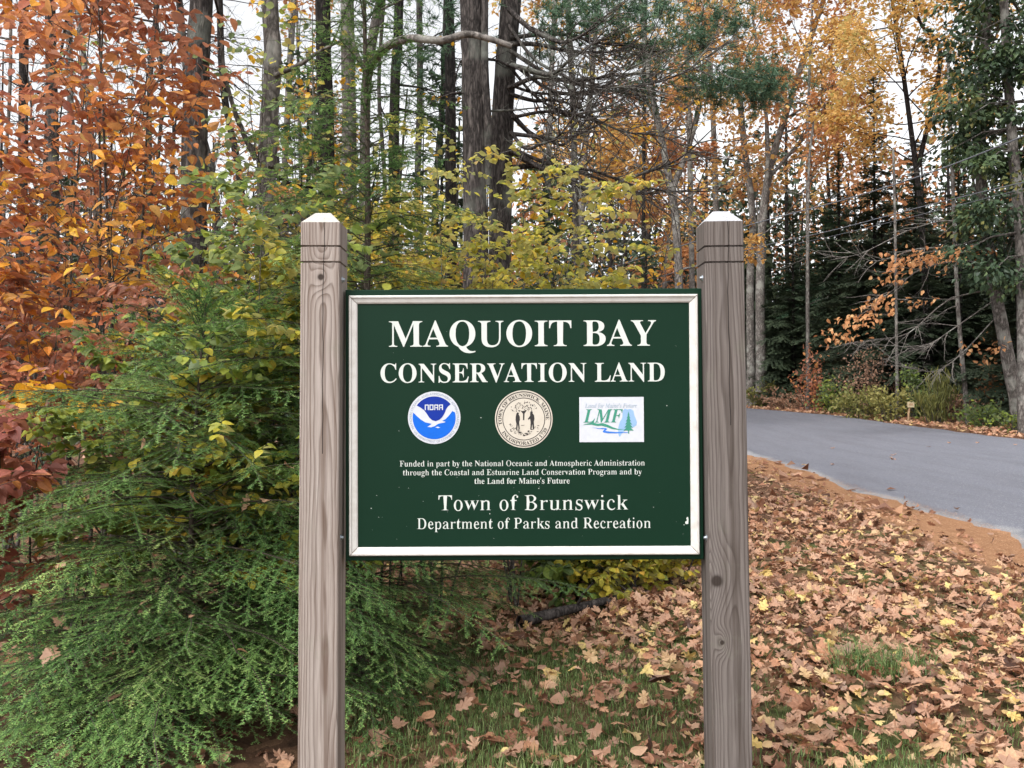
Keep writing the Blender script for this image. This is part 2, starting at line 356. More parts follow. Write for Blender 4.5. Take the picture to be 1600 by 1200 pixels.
xs = np.concatenate([[-600, -300, -150, -90], np.arange(-60, -8, 2.0), np.arange(-8, 18, .2), np.arange(18, 60, 2.0), [90, 150, 300, 600]])
ys = np.concatenate([[-300, -100, -40, -15], np.arange(-8, 12, .2), np.arange(12, 60, 1.0), [70, 90, 120, 200, 350, 800]])
def gtint(X, Y):
    d = Y + 3; e = road_near(d) - X
    needle = sstep(1.45, .55, e) * sstep(-1.5, -.6, e) * sstep(30, 18, d)
    lawn = ((X > -.4) & (X < 5) & (d < 10)).astype(float)
    return np.maximum(needle, lawn * .35)
g = MB(); g.add(*sheet(xs, ys, G, gtint), smooth=True)
tag(g.build('ground', ground_mat()), kind='structure')

ry = np.concatenate([np.arange(-20, 30, .25), np.arange(30, 88, 1.0)]); k = np.linspace(0, 1, 40)
rng0 = np.random.default_rng(5)
jag = np.convolve(rng0.normal(0, .30, len(ry)), np.ones(4) / 4, 'same') * (ry < 30)
bulge = .13 * np.exp(-((ry - 6.75) / .45) ** 2) - .05 * np.exp(-((ry - 5.9) / .3) ** 2)
x0 = road_near(ry + 3) + jag * .55 + bulge; x1 = road_far(ry + 3) + jag[::-1] * .6
RX = x0[:, None] + (x1 - x0)[:, None] * k[None]; RY = np.broadcast_to(ry[:, None], RX.shape)
RZ = G(RX, RY) + .03 + .05 * np.sin(k * math.pi)[None]
RZ[:, 0] -= .036; RZ[:, -1] -= .035
nx = 40; i = np.arange(len(ry) - 1)[:, None] * nx + np.arange(nx - 1)[None]
rb = MB(); rb.add(np.stack([RX, RY, RZ], -1).reshape(-1, 3), np.stack([i, i + 1, i + nx + 1, i + nx], -1).reshape(-1, 4),
                  np.broadcast_to((1 - k * 7.1 / .6)[None], RX.shape).clip(0, 1).ravel(), 0, True)
tag(rb.build('road', road_mat()), kind='structure')

# ------------------------------------------------------------ the sign
U = 3.06 / FPX
SC = P(819, 663, 3.06)
def bold(s): return ''.join(chr(0x1D400 + ord(c) - 65) if 'A' <= c <= 'Z' else chr(0x1D41A + ord(c) - 97) if 'a' <= c <= 'z' else chr(0x1D7CE + ord(c) - 48) if '0' <= c <= '9' else c for c in s)
def ital(s): return ''.join('\u210e' if c == 'h' else chr(0x1D434 + ord(c) - 65) if 'A' <= c <= 'Z' else chr(0x1D44E + ord(c) - 97) if 'a' <= c <= 'z' else c for c in s)
def boldital(s): return ''.join(chr(0x1D468 + ord(c) - 65) if 'A' <= c <= 'Z' else c for c in s)

TEXTS = {}
def want(key, s, thin=0.0):
    for kk, body in ((key, s), (key + '#cap', {'b': bold, 'i': ital, 'j': boldital, 'p': str}[key[0]]('H'))):
        c = bpy.data.curves.new('t', 'FONT'); c.body = body; c.resolution_u = 5; c.fill_mode = 'NONE' if thin and kk == key else 'FRONT'
        ob = bpy.data.objects.new('t', c); COL.objects.link(ob); TEXTS[kk] = (ob, thin if kk == key else 0)
want('b1', bold('MAQUOIT BAY'), .06)
want('b2', bold('CONSERVATION LAND'), .06)
want('b3', bold('Funded in part by the National Oceanic and Atmospheric Administration'), .20)
want('b4', bold('through the Coastal and Estuarine Land Conservation Program and by'), .20)
want('b5', bold("the Land for Maine's Future"), .13)
want('b6', bold('Town of Brunswick'), .27)
want('b7', bold('Department of Parks and Recreation'), .25)
want('b8', bold('TOWN OF BRUNSWICK, MAINE')); want('b9', bold('INCORPORATED 1739'))
want('p1', 'NATIONAL OCEANIC AND ATMOSPHERIC ADMINISTRATION'); want('p2', 'U.S. DEPARTMENT OF COMMERCE')
want('i1', ital("Land for Maine's Future")); want('j1', boldital('LMF'))
def slim(v, ed, k, hair=.034):
    """letter outlines drawn in by k times the local stroke width beyond a hairline; returns closed loops"""
    nb = {}
    for a, b in ed: nb.setdefault(int(a), []).append(int(b)); nb.setdefault(int(b), []).append(int(a))
    seen = set(); loops = []
    for st in nb:
        if st in seen: continue
        lp = [st]; seen.add(st); prev, cur = None, st
        while True:
            nx = [q for q in nb[cur] if q != prev and q not in seen]
            if not nx: break
            prev, cur = cur, nx[0]; lp.append(cur); seen.add(cur)
        p = v[lp]; keep = np.linalg.norm(p - np.roll(p, 1, 0), axis=1) > 1e-5; loops.append(p[keep])
    A = np.concatenate(loops); B = np.concatenate([np.roll(p, -1, 0) for p in loops]); out = []
    for p in loops:
        e = nrm(np.roll(p, -1, 0) - p); nr = np.stack([-e[:, 1], e[:, 0]], -1); nv = nrm(nr + np.roll(nr, 1, 0))
        w_ = (A[:, 0] > p[:, 0].min() - 1.2) & (A[:, 0] < p[:, 0].max() + 1.2); a, d = A[w_], (B - A)[w_]
        mid = (p + np.roll(p, -1, 0)) / 2
        def hits(n):
            o_ = mid + n * 1e-4; den = n[:, None, 0] * d[None, :, 1] - n[:, None, 1] * d[None, :, 0]; den = np.where(np.abs(den) < 1e-12, 1e-12, den)
            r = a[None] - o_[:, None]; t = (r[..., 0] * d[None, :, 1] - r[..., 1] * d[None, :, 0]) / den; u = (r[..., 0] * n[:, None, 1] - r[..., 1] * n[:, None, 0]) / den
            return np.where((t > 0) & (u >= 0) & (u < 1), t, 9.0)
        h = hits(nr)
        if ((h < 9).sum(1) % 2 == 1).mean() < .5: nv = -nv; h = hits(-nr)
        t = h.min(1); t = np.minimum(t, np.roll(t, 1))
        out.append(p + nv * (k * np.clip(t - hair, 0, .12))[:, None])
    return out
bpy.context.view_layer.update(); dg = bpy.context.evaluated_depsgraph_get()
T2 = {}; again = {}
def grab(ob, dg):
    me = bpy.data.meshes.new_from_object(ob.evaluated_get(dg))
    v = np.zeros(len(me.vertices) * 3); me.vertices.foreach_get('co', v); v = v.reshape(-1, 3)[:, :2].copy()
    ed = np.zeros(len(me.edges) * 2, np.int32); me.edges.foreach_get('vertices', ed)
    me.calc_loop_triangles(); f = np.zeros(len(me.loop_triangles) * 3, np.int32); me.loop_triangles.foreach_get('vertices', f)
    bpy.data.meshes.remove(me); return v, ed.reshape(-1, 2), f.reshape(-1, 3).copy()
for kk, (ob, thin) in TEXTS.items():
    v, ed, f = grab(ob, dg)
    if thin:
        c = bpy.data.curves.new('t', 'CURVE'); c.dimensions = '2D'; c.fill_mode = 'FRONT'
        for p in slim(v, ed, thin):
            sp_ = c.splines.new('POLY'); sp_.points.add(len(p) - 1); sp_.use_cyclic_u = True
            sp_.points.foreach_set('co', np.concatenate([p, np.zeros((len(p), 1)), np.ones((len(p), 1))], 1).astype(np.float32).ravel())
        o2 = bpy.data.objects.new('t', c); COL.objects.link(o2); again[kk] = o2
    else: T2[kk] = (v, f)
bpy.context.view_layer.update(); dg = bpy.context.evaluated_depsgraph_get()
for kk, ob in again.items(): v, ed, f = grab(ob, dg); T2[kk] = (v, f)
for ob in [q for q, _ in TEXTS.values()] + list(again.values()):
    c = ob.data; bpy.data.objects.remove(ob); bpy.data.curves.remove(c)

def px2(x, y): return ((x - 819) * U, -(y - 663) * U)     # photo pixel -> board coordinates
def plate(mb, xy, f, h, mat=0, tint=.5):
    """flat shape lying h metres proud of the board face"""
    v = np.stack([xy[:, 0], np.full(len(xy), -h), xy[:, 1]], -1); mb.add(v, f, tint, mat)
def line_text(mb, key, xl, xr, ybase, cap, h=.0012, mat=0):
    v, f = T2[key]; c = T2[key + '#cap'][0][:, 1].max()
    x = v[:, 0]; sx = (xr - xl) / (x.max() - x.min())
    q = np.stack([xl + (x - x.min()) * sx, ybase - v[:, 1] * cap / c], -1)
    plate(mb, np.stack(px2(q[:, 0], q[:, 1]), -1), f, h, mat)
def arc_text(mb, key, cx, cy, rad, a0, a1, cap, h, mat=0, inside=False):
    """text round a circle; a0..a1 degrees, clockwise from 12 o'clock; inside = feet outward"""
    v, f = T2[key]; c = T2[key + '#cap'][0][:, 1].max()
    x = (v[:, 0] - v[:, 0].min()) / (v[:, 0].max() - v[:, 0].min()); y = v[:, 1] * cap / c
    a = np.radians(a0 + (a1 - a0) * x); r = rad - y if inside else rad + y
    plate(mb, np.stack(px2(cx + r * np.sin(a), cy - r * np.cos(a)), -1), f, h, mat)
def poly(mb, pts, h, mat=0):
    """filled outline given in photo pixels, real thickness .5 mm below it"""
    import mathutils
    p = np.array(pts, float); b = np.stack(px2(p[:, 0], p[:, 1]), -1)
    tri = mathutils.geometry.tessellate_polygon([[mathutils.Vector((x, y, 0)) for x, y in b]])
    plate(mb, b, np.array(tri), h, mat)
def disc(mb, cx, cy, r, h, mat=0, n=64):
    a = np.arange(n) * 2 * math.pi / n
    b = np.stack(px2(np.append(cx + r * np.cos(a), cx), np.append(cy + r * np.sin(a), cy)), -1)
    j = np.arange(n); plate(mb, b, np.stack([j, (j + 1) % n, np.full(n, n)], -1), h, mat)
def ring(mb, cx, cy, r0, r1, h, mat=0, n=72):
    a = np.arange(n) * 2 * math.pi / n; c, s = np.cos(a), np.sin(a)
    b = np.stack(px2(np.concatenate([cx + r0 * c, cx + r1 * c]), np.concatenate([cy + r0 * s, cy + r1 * s])), -1)
    j = np.arange(n); k = (j + 1) % n; plate(mb, b, np.stack([j, k, k + n, j + n], -1), h, mat)

root = thing('park_sign', (0.035, 0.07, 0), 'green painted wooden sign with white lettering on two weathered posts', 'sign')
RO = np.array((0.035, 0.07, 0.0))

def make_post(cx, lean, mat, label, ztop, zsh):
    mb = MB(); hw = .0695; ch = .004
    def ringp(z, w, c=ch):
        return [(w - c, -w, z), (w, -w + c, z), (w, w - c, z), (w - c, w, z), (-w + c, w, z), (-w, w - c, z), (-w, -w + c, z), (-w + c, -w, z)]
    zs = [(-.35, hw)]
    for zg in (1.5495 + 3.0 * (620 - 408.5) / FPX, 1.5495 + 3.0 * (620 - 383.5) / FPX):
        zs += [(zg - .0035, hw), (zg - .0022, hw - .009), (zg + .0022, hw - .009), (zg + .0035, hw)]
    zs += [(zsh, hw), (ztop, hw - .041)]
    v = np.array([ringp(z, w_) for z, w_ in zs]).reshape(-1, 3)
    n = len(zs); i = np.arange(n - 1)[:, None] * 8; j = np.arange(8)[None]; j2 = (j + 1) % 8
    mb.add(v, np.stack([i + j, i + j2, i + 8 + j2, i + 8 + j], -1).reshape(-1, 4)); mb.add(v[-8:], [list(range(8))])
    o = mb.build('post', mat, root); o.location = np.array((cx, 0.07, 0)) - RO; o.rotation_euler = (0, R(lean), 0)
    o['label'] = label; return o
pL = make_post(-.6805, 0.12, M['post_l'], 'paler pinkish brown post', 2.207, 2.166)
pR = make_post(.7745, -.72, M['post_r'], 'darker grey post with a dark knot', 2.213, 2.170)
for p, sx, z in ((pL, 1, 1.968), (pL, 1, 1.05), (pR, -1, 1.975), (pR, -1, 1.05)):
    b = MB(); bx = sx * .0695
    tubes(b, [([(bx - sx * .01, -.028, z), (bx + sx * .003, -.028, z), (bx + sx * .0032, -.028, z)], [.011, .011, .008]),
              ([(bx, -.028, z), (bx + sx * .010, -.028, z), (bx + sx * .0102, -.028, z)], [.006, .006, .001])], 8, 0)
    b.build('bolt', M['steel'], p)

# board: local origin at its centre, front face at y = 0
bw, bh, bt = 558 * U, 423 * U, .045
mb = MB()
c = .003
for (wx, yy) in ((0, 0),):
    X, Z = bw / 2, bh / 2
    rings = [(X - c, Z - c, 0), (X, Z, c), (X, Z, bt)]
    v = np.array([[(-a, y_, -b_), (a, y_, -b_), (a, y_, b_), (-a, y_, b_)] for a, b_, y_ in rings]).reshape(-1, 3)
    f = [(0, 1, 2, 3), (11, 10, 9, 8)] + [(i * 4 + j, (i + 1) * 4 + j, (i + 1) * 4 + (j + 1) % 4, i * 4 + (j + 1) % 4) for i in range(2) for j in range(4)]
    mb.add(v, f)
rsc = random.Random(14)
# chips and specks of white on the paint
for _ in range(46):
    x, y = rsc.uniform(566, 1070), rsc.uniform(480, 846); y = 480 + (y - 480) ** 1 if rsc.random() < .4 else rsc.uniform(760, 846); s_ = rsc.choice([.25, .3, .35, .5, .8])
    poly(mb, [(x - s_, y), (x, y - s_), (x + s_ * 1.5, y), (x, y + s_)], .0005, 1)
poly(mb, [(1071, 810), (1073.5, 808), (1074.5, 812), (1074, 819), (1070, 819.5), (1069, 816), (1072, 814)], .0007, 1)
board = mb.build('board', [M['green_paint'], M['letter']], root)
board.location = SC - RO + np.array((0, 0, 0)); board.rotation_euler = (0, R(-.25), 0)
# white picture-frame moulding, mitred
prof = [(0, .0), (0, .011), (.003, .0145), (.008, .0145), (.0095, .0105), (.0125, .0095), (.024, .0065), (.0285, .0035), (.0295, 0)]
x0_, z0_ = px2(546.5, 461.0); x1_, z1_ = px2(1090.5, 866.0)
mm = MB()
v = []
for ins, h in prof:
    a0, a1, b0, b1 = x0_ + ins, x1_ - ins, z0_ - ins, z1_ + ins
    v += [(a0, -h - .0005, b0), (a1, -h - .0005, b0), (a1, -h - .0005, b1), (a0, -h - .0005, b1)]
f = [(i * 4 + j, i * 4 + (j + 1) % 4, (i + 1) * 4 + (j + 1) % 4, (i + 1) * 4 + j) for i in range(len(prof) - 1) for j in range(4)]
v = np.array(v); 
for q in f: mm.add(v[list(q)], [(0, 1, 2, 3)])
# mitre gaps at the corners
for (cx_, cz_, sx_, sz_) in ((x0_, z0_, 1, -1), (x1_, z0_, -1, -1), (x1_, z1_, -1, 1), (x0_, z1_, 1, 1)):
    a = np.array([(cx_ + sx_ * t, -h - .0012, cz_ + sz_ * t) for t, h in prof[1:]])
    o_ = np.array((.0007, 0, -.0007 * sx_ * sz_)) 
    for s_ in range(len(a) - 1): mm.add([a[s_] - o_, a[s_] + o_, a[s_ + 1] + o_, a[s_ + 1] - o_], [(0, 1, 2, 3)], .5, 1)
mm.build('moulding', [M['white_paint'], plain('mitre_gap', (.12, .09, .07), .9)], board)
def letter_line(args, label=None, extra=None):
    b = MB(); line_text(b, *args)
    if extra: extra(b)
    o = b.build('lettering', M['letter'], board)
    if label: o['label'] = label
def qtail(b):
    poly(b, [(704, 541), (715, 540.5), (721, 548), (729, 552), (735, 551), (739.5, 545.5), (739.5, 551), (735.5, 556.5), (728, 557.5), (718, 553), (708, 549.5), (701, 548.5)], .0016)
letter_line(('b1', 608, 1026, 541.3, 40.5), 'large white capitals of the top line')
letter_line(('b2', 595, 1039, 597, 29.5), 'white capitals of the second line')
letter_line(('b3', 624.5, 1007, 728.0, 9.0), 'first line of the small funding note')
letter_line(('b4', 629.5, 1002, 741.8, 9.0), 'second line of the small funding note')
letter_line(('b5', 741, 889.5, 755.5, 9.0), 'third line of the small funding note')
letter_line(('b6', 685, 981, 797, 24.0), 'larger white line of the lower lettering')
letter_line(('b7', 651, 1016, 825.5, 17), 'lowest white line of lettering')

# round blue emblem
e = MB(); CX, CY = 678.6, 652.0
disc(e, CX, CY, 41, .0012, 0)
zx = lambda pts: [(560 + x / 6.154, 590 + y / 6.154) for x, y in pts]
def arcpts(a0, a1, r, n=14): return [(CX + r * math.cos(math.radians(a)), CY + r * math.sin(math.radians(a))) for a in np.linspace(a0, a1, n)]
up = arcpts(-145, -39, 33.3) + zx([(862, 275), (845, 300), (830, 340), (808, 376), (780, 402), (745, 415), (712, 406), (684, 382), (660, 345), (632, 308), (598, 283)])
poly(e, up, .0018, 1)
lo = arcpts(-14, 194, 33.6, 30)[::1] + zx([(560, 362), (600, 398), (645, 426), (705, 440), (690, 452), (662, 468), (700, 474), (735, 462), (768, 440), (835, 426), (838, 420), (806, 412), (838, 396), (872, 362), (905, 318)])
poly(e, lo, .0018, 2)
poly(e, zx([(740, 474), (765, 468), (790, 476), (765, 482)]), .0024, 0)
def stroke(b, pts, wd, h, mat):
    for (ax, ay), (bx, by) in zip(pts[:-1], pts[1:]):
        L = math.hypot(bx - ax, by - ay) or 1; ux, uy = (bx - ax) / L, (by - ay) / L; nx_, ny_ = -uy * wd / 2, ux * wd / 2; hx, hy = ux * wd / 2, uy * wd / 2
        h += .00004
        poly(b, [(ax - hx + nx_, ay - hy + ny_), (bx + hx + nx_, by + hy + ny_), (bx + hx - nx_, by + hy - ny_), (ax - hx - nx_, ay - hy - ny_)], h, mat)
for k_, ch_ in enumerate('nOAA'):
    lx = 664.8 + k_ * 7.35; rx = lx + 4.7; ty, by_ = 632.2, 639.3
    if ch_ == 'n': S_ = [[(lx, by_), (lx, ty), (rx - .6, ty), (rx, ty + .8), (rx, by_)]]
    elif ch_ == 'O': S_ = [[(lx, by_), (lx, ty), (rx, ty), (rx, by_), (lx, by_)]]
    else: S_ = [[(lx, by_), (lx, ty + .8), (lx + .6, ty), (rx, ty), (rx, by_)], [(lx, (ty + by_) / 2 + .6), (rx, (ty + by_) / 2 + .6)]]
    for s_ in S_: stroke(e, s_, 1.55, .0024, 0)
arc_text(e, 'p1', CX, CY, 35.2, -118, 118, 3.6, .0018, 3)
arc_text(e, 'p2', CX, CY, 38.9, 236, 124, 3.6, .0018, 3, True)
o = e.build('emblem', [M['emblem_white'], M['navy'], M['sky_blue'], M['rim_ink']], board); o['label'] = 'round blue and white emblem with a white sea bird'

# cream town seal
e = MB(); CX, CY = 818.4, 654.6
disc(e, CX, CY, 45, .0012, 0); ring(e, CX, CY, 41.7, 43.1, .0018, 1); ring(e, CX, CY, 32.2, 33.3, .0018, 1)
arc_text(e, 'b8', CX, CY, 34.7, -104, 92, 5.2, .0018, 1); arc_text(e, 'b9', CX, CY, 40.3, 239, 113, 5.2, .0018, 1, True)
z5 = lambda pts: [(740 + x / 5, 590 + y / 5) for x, y in pts]
rs = random.Random(4)
for _ in range(85):                     # speckled crown of the tree
    a = rs.uniform(0, 6.28); q = math.sqrt(rs.random()); x = 392 + math.cos(a) * 105 * q; y = 222 + math.sin(a) * 42 * q + abs(x - 392) * .18; s_ = rs.uniform(2, 5.5)
    poly(e, z5([(x - s_, y - 1), (x, y - s_), (x + s_, y + 1), (x - 1, y + s_ * .8)]), .0018 + rs.random() * .0002, 1)
poly(e, z5([(384, 262), (396, 262), (412, 250), (414, 258), (398, 280), (396, 332), (386, 332), (386, 282), (370, 262), (374, 258)]), .00185, 1)
poly(e, z5([(336, 278), (345, 270), (354, 277), (352, 290), (360, 300), (362, 330), (356, 345), (360, 400), (352, 412), (346, 360), (340, 414), (332, 410), (334, 360), (328, 330), (330, 300)]), .00187, 1)
poly(e, z5([(443, 268), (453, 260), (463, 268), (461, 280), (472, 292), (476, 320), (470, 345), (474, 400), (464, 408), (458, 362), (450, 408), (442, 402), (446, 350), (441, 320), (428, 330), (424, 322), (442, 298)]), .00187, 1)
for _ in range(70):                     # hatched rocks and ground
    x = rs.uniform(282, 505); y = 455 - abs(x - 393) * .28 - rs.random() * (14 + abs(x - 393) * .5); s_ = rs.uniform(4, 12)
    poly(e, z5([(x - s_, y + 2), (x, y - 2.5), (x + s_, y - 1), (x + 1, y + 2.5)]), .0018 + rs.random() * .0002, 1)
poly(e, z5([(370, 372), (396, 370), (396, 373), (370, 375)]), .0019, 1)
o = e.build('emblem', [M['cream'], M['ink']], board); o['label'] = 'round cream town seal with black figures and a tree'

# white rectangular emblem
e = MB()
poly(e, [(905.2, 621), (1005.8, 621), (1005.8, 691.2), (905.2, 691.2)], .0012, 0)
poly(e, z5([(1165, 262), (1180, 246), (1200, 252), (1225, 248), (1248, 262), (1256, 300), (1268, 330), (1276, 352), (1270, 376), (1248, 392), (1215, 402), (1180, 416), (1158, 438), (1140, 466), (1130, 452), (1128, 400), (1140, 350), (1160, 320)]), .0016, 1)
line_text(e, 'i1', 914, 995, 637.5, 6.4, .0019, 2)
line_text(e, 'j1', 911.5, 973, 660.5, 20.5, .0021, 3)
poly(e, z5([(848, 374), (880, 362), (930, 352), (965, 362), (1010, 358), (1050, 372), (1090, 392), (1130, 404), (1190, 406), (1130, 411), (1080, 404), (1035, 388), (1000, 378), (965, 380), (925, 370), (880, 370)]), .0018, 3)
poly(e, z5([(928, 390), (980, 398), (1030, 396), (1044, 404), (1026, 418), (1060, 424), (1120, 428), (1205, 430), (1205, 434), (1110, 438), (1050, 437), (1010, 430), (1008, 420), (1024, 406), (970, 402)]), .0019, 4)
tr_ = [(1209, 268)]
for q in range(6):
    y = 290 + q * 24; wq = 8 + q * 6.4; tr_ += [(1209 + wq, y + 8), (1209 + wq * .45, y + 6)]
L_ = [(2 * 1209 - x, y) for x, y in tr_[1:]][::-1]
poly(e, z5(tr_ + [(1213, 418), (1213, 440), (1205, 440), (1205, 418)] + L_), .0021, 3)
o = e.build('emblem', [M['emblem_white'], M['pale_blue'], M['slate'], M['teal'], M['river']], board); o['label'] = 'white rectangular emblem with green letters, river and pine'
# ------------------------------------------------------------ leaf shapes
def T_ovate(bend=.15, fold=.10, width=.30, roll=0.0):
    sx = np.array([0, .18, .45, .75, 1.0]); wd = np.array([0, .75, 1, .62, 0]) * width
    v = []
    for s_ in (0, 1, -1):
        for x, w_ in zip(sx, wd):
            y = s_ * w_; z = abs(s_) * fold * (w_ / max(width, 1e-6)) - bend * x * x
            if roll and s_: 
                a = roll * w_ / width; y = s_ * w_ * math.sin(a) / max(a, .01); z += w_ * (1 - math.cos(a)) / max(a, .01) * 1.0
            v.append((x, y, z))
    v = np.array(v)
    f = []
    for o_ in (5, 10):
        for i_ in range(4):
            q = (i_, i_ + 1, o_ + i_ + 1, o_ + i_) if o_ == 5 else (i_, o_ + i_, o_ + i_ + 1, i_ + 1)
            f.append(q)
    return v, np.array(f)
def T_quad(fold=.12, width=.34):
    return np.array([(0, 0, 0), (.45, width, fold), (1, 0, -.1), (.45, -width, fold)]), np.array([(0, 2, 1), (0, 3, 2)])
def T_outline(pts, cx=.5, bump=None, rng=None):
    p = np.array(pts, float); n = len(p)
    z = np.zeros(n + 1)
    v = np.zeros((n + 1, 3)); v[:n, :2] = p; v[n, :2] = (cx, 0)
    if bump: v[:, 2] = bump(v[:, 0], v[:, 1])
    j = np.arange(n); return v, np.stack([j, (j + 1) % n, np.full(n, n)], -1)
def mirror(half): return half + [(x, -y) for x, y in half[::-1] if abs(y) > 1e-6]
OAK = mirror([(0, 0), (.12, .04), (.2, .2), (.28, .22), (.32, .09), (.44, .30), (.54, .33), (.55, .12), (.68, .26), (.78, .26), (.78, .10), (.9, .12), (1, 0)])
MAPLE = mirror([(0, 0), (.08, .06), (.02, .30), (.14, .28), (.2, .42), (.33, .56), (.38, .42), (.5, .46), (.48, .20), (.62, .28), (.74, .26), (.76, .14), (1, 0)])
rl = np.random.default_rng(9)
def lobed(out):
    a, b, c_, d_ = rl.uniform(-.6, .9), rl.uniform(-.6, 1.3), rl.uniform(-.7, .7), rl.uniform(0, .08)
    return T_outline(out, bump=lambda x, y: a * (x - .5) ** 2 + b * y * y + c_ * y * (x - .5) + d_ * np.sin(x * 14 + y * 11))
OAK2 = [(x, y * .8 + .03 * math.sin(x * 9)) for x, y in OAK]; TORN = [q for i_, q in enumerate(MAPLE) if i_ < 11 or i_ > 15]
LIT = [lobed(OAK) for _ in range(7)] + [lobed(OAK2) for _ in range(4)] + [lobed(MAPLE) for _ in range(5)] + [lobed(TORN) for _ in range(3)]
OV = [T_ovate(b_, f_, w_) for b_, f_, w_ in ((.1, .08, .30), (.25, .06, .33), (.05, .16, .27), (.35, .1, .31))]
RND = [T_ovate(b_, f_, w_) for b_, f_, w_ in ((.1, .06, .40), (.28, .05, .42), (.15, .13, .37), (.4, .02, .40))]
CURL = [T_ovate(b_, .05, .30, r_) for b_, r_ in ((.1, 2.2), (-.2, 2.6), (.3, 1.6), (.05, 2.9))]
def _tri(t):
    v, f = t; return v * .68, np.concatenate([f[:, [0, 1, 2]], f[:, [0, 2, 3]]])
LIT += [_tri(T_ovate(b_, f_, w_, r_)) for b_, f_, w_, r_ in ((.2, .1, .3, 0), (-.25, .1, .33, 0), (.1, .05, .3, 2.2), (-.2, .05, .28, 2.7), (.4, .15, .27, 0))]
QD = [T_quad(), T_quad(.03, .38), T_quad(.2, .3)]

def scatter(mb, rng, temps, pos, ax, nz, size, tint, mat=0):
    ax = nrm(ax); Y = nrm(np.cross(nz, ax)); Z = np.cross(ax, Y)
    pick = rng.integers(0, len(temps), len(pos))
    for k_, (tv, tf) in enumerate(temps):
        s_ = pick == k_
        if not s_.any(): continue
        n = s_.sum(); sz = np.broadcast_to(size, (len(pos),))[s_][:, None, None]
        v = pos[s_][:, None] + sz * (tv[None, :, :1] * ax[s_][:, None] + tv[None, :, 1:2] * Y[s_][:, None] + tv[None, :, 2:] * Z[s_][:, None])
        f = (tf[None] + (np.arange(n) * len(tv))[:, None, None]).reshape(-1, tf.shape[1])
        tn = np.repeat(np.broadcast_to(tint, (len(pos),))[s_], len(tv))
        mb.add(v, f, tn, mat)

# ------------------------------------------------------------ branching
UP = np.array((0, 0, 1.0))
def grow(rng, p, d, L, r, lev, spec, out):
    s = spec[lev]; n = s.get('seg', 5); pts = [p]; cur = p; dd = d / np.linalg.norm(d); dirs = [dd]
    for i_ in range(n):
        dd = dd + rng.normal(0, s.get('wander', .1), 3); dd[2] += s.get('trop', 0.0); dd = dd / math.sqrt(dd @ dd)
        cur = cur + dd * (L / n); pts.append(cur); dirs.append(dd)
    rad = r * (1 - (1 - s.get('tip', .3)) * np.linspace(0, 1, n + 1))
    out['lines'].append((np.array(pts), rad, lev))
    if lev + 1 < len(spec):
        nc = s['n']; st = s.get('start', .2); az = rng.uniform(0, 6.28)
        for k_ in range(nc):
            t = st + (1 - st) * (k_ + rng.random()) / nc; q = min(t * n, n - 1e-3); i_ = int(q); fr = q - i_
            bp = pts[i_] * (1 - fr) + pts[i_ + 1] * fr; bd = dirs[i_ + 1]
            az += 2.4 + rng.uniform(-.5, .5); ref = UP if abs(bd[2]) < .9 else np.array((1.0, 0, 0))
            a = np.cross(bd, ref); a /= np.linalg.norm(a); b = np.cross(bd, a)
            if s.get('flat') is not None: sd = a * (1 if k_ % 2 else -1) + b * rng.normal(0, s['flat'])
            else: sd = math.cos(az) * a + math.sin(az) * b
            an = s.get('ang', .9) * rng.uniform(.75, 1.25); cd = math.cos(an) * bd + math.sin(an) * sd
            if s.get('bias') is not None: cd = cd + s['bias']
            cl = L * s.get('clen', .5) * (1 - s.get('fall', .5) * (t - st) / (1 - st + 1e-6)) * rng.uniform(.65, 1.2)
            grow(rng, bp, cd, cl, min((rad[i_] * (1 - fr) + rad[i_ + 1] * fr) * s.get('cr', .55), rad[i_]), lev + 1, spec, out)
    else: out['tips'].append(np.array(pts))
    return out
def new_out(): return {'lines': [], 'tips': []}
def wood(mb, out, sides=(12, 6, 4, 3, 3), mat=0, rng=None, rough=.03):
    for lev in range(6):
        L = [(p, r) for p, r, l in out['lines'] if l == lev]
        if L: tubes(mb, L, sides[lev], mat, rough=rough if lev == 0 else 0, rng=rng)
def leaves_on(mb, rng, tips, per, size, temps, tint, spread=.9, droop=.35, jit=.35, off=.0, mat=0, keep=None):
    groups = {}
    for t in tips: groups.setdefault(len(t), []).append(t)
    for n, L in groups.items():
        T = np.array(L); N = len(T); u = (np.arange(per)[None] + rng.random((N, per))) / per * .95 + .08; q = np.clip(u, 0, .999) * (n - 1); i_ = q.astype(int); fr = (q - i_)[..., None]
        r_ = np.arange(N)[:, None]; a = T[r_, i_]; b = T[r_, i_ + 1]; pos = (a * (1 - fr) + b * fr).reshape(-1, 3); d = nrm(b - a).reshape(-1, 3)
        side = nrm(np.cross(d, UP + rng.normal(0, .15, d.shape))) * np.where(np.arange(per) % 2, 1, -1)[None].repeat(N, 0).reshape(-1, 1)
        ax = d * .55 + side * spread + rng.normal(0, jit, d.shape); ax[:, 2] -= droop
        nz = np.array((0, 0, 1.0)) + rng.normal(0, .45, d.shape); pos = pos + rng.normal(0, 1, pos.shape) * off
        if keep is not None:
            kq = keep(pos, rng); pos, ax, nz = pos[kq], ax[kq], nz[kq]
        if len(pos) == 0: continue
        sz = size * rng.uniform(.65, 1.2, len(pos)); scatter(mb, rng, temps, pos, ax, nz, sz, tint(pos, rng), mat)

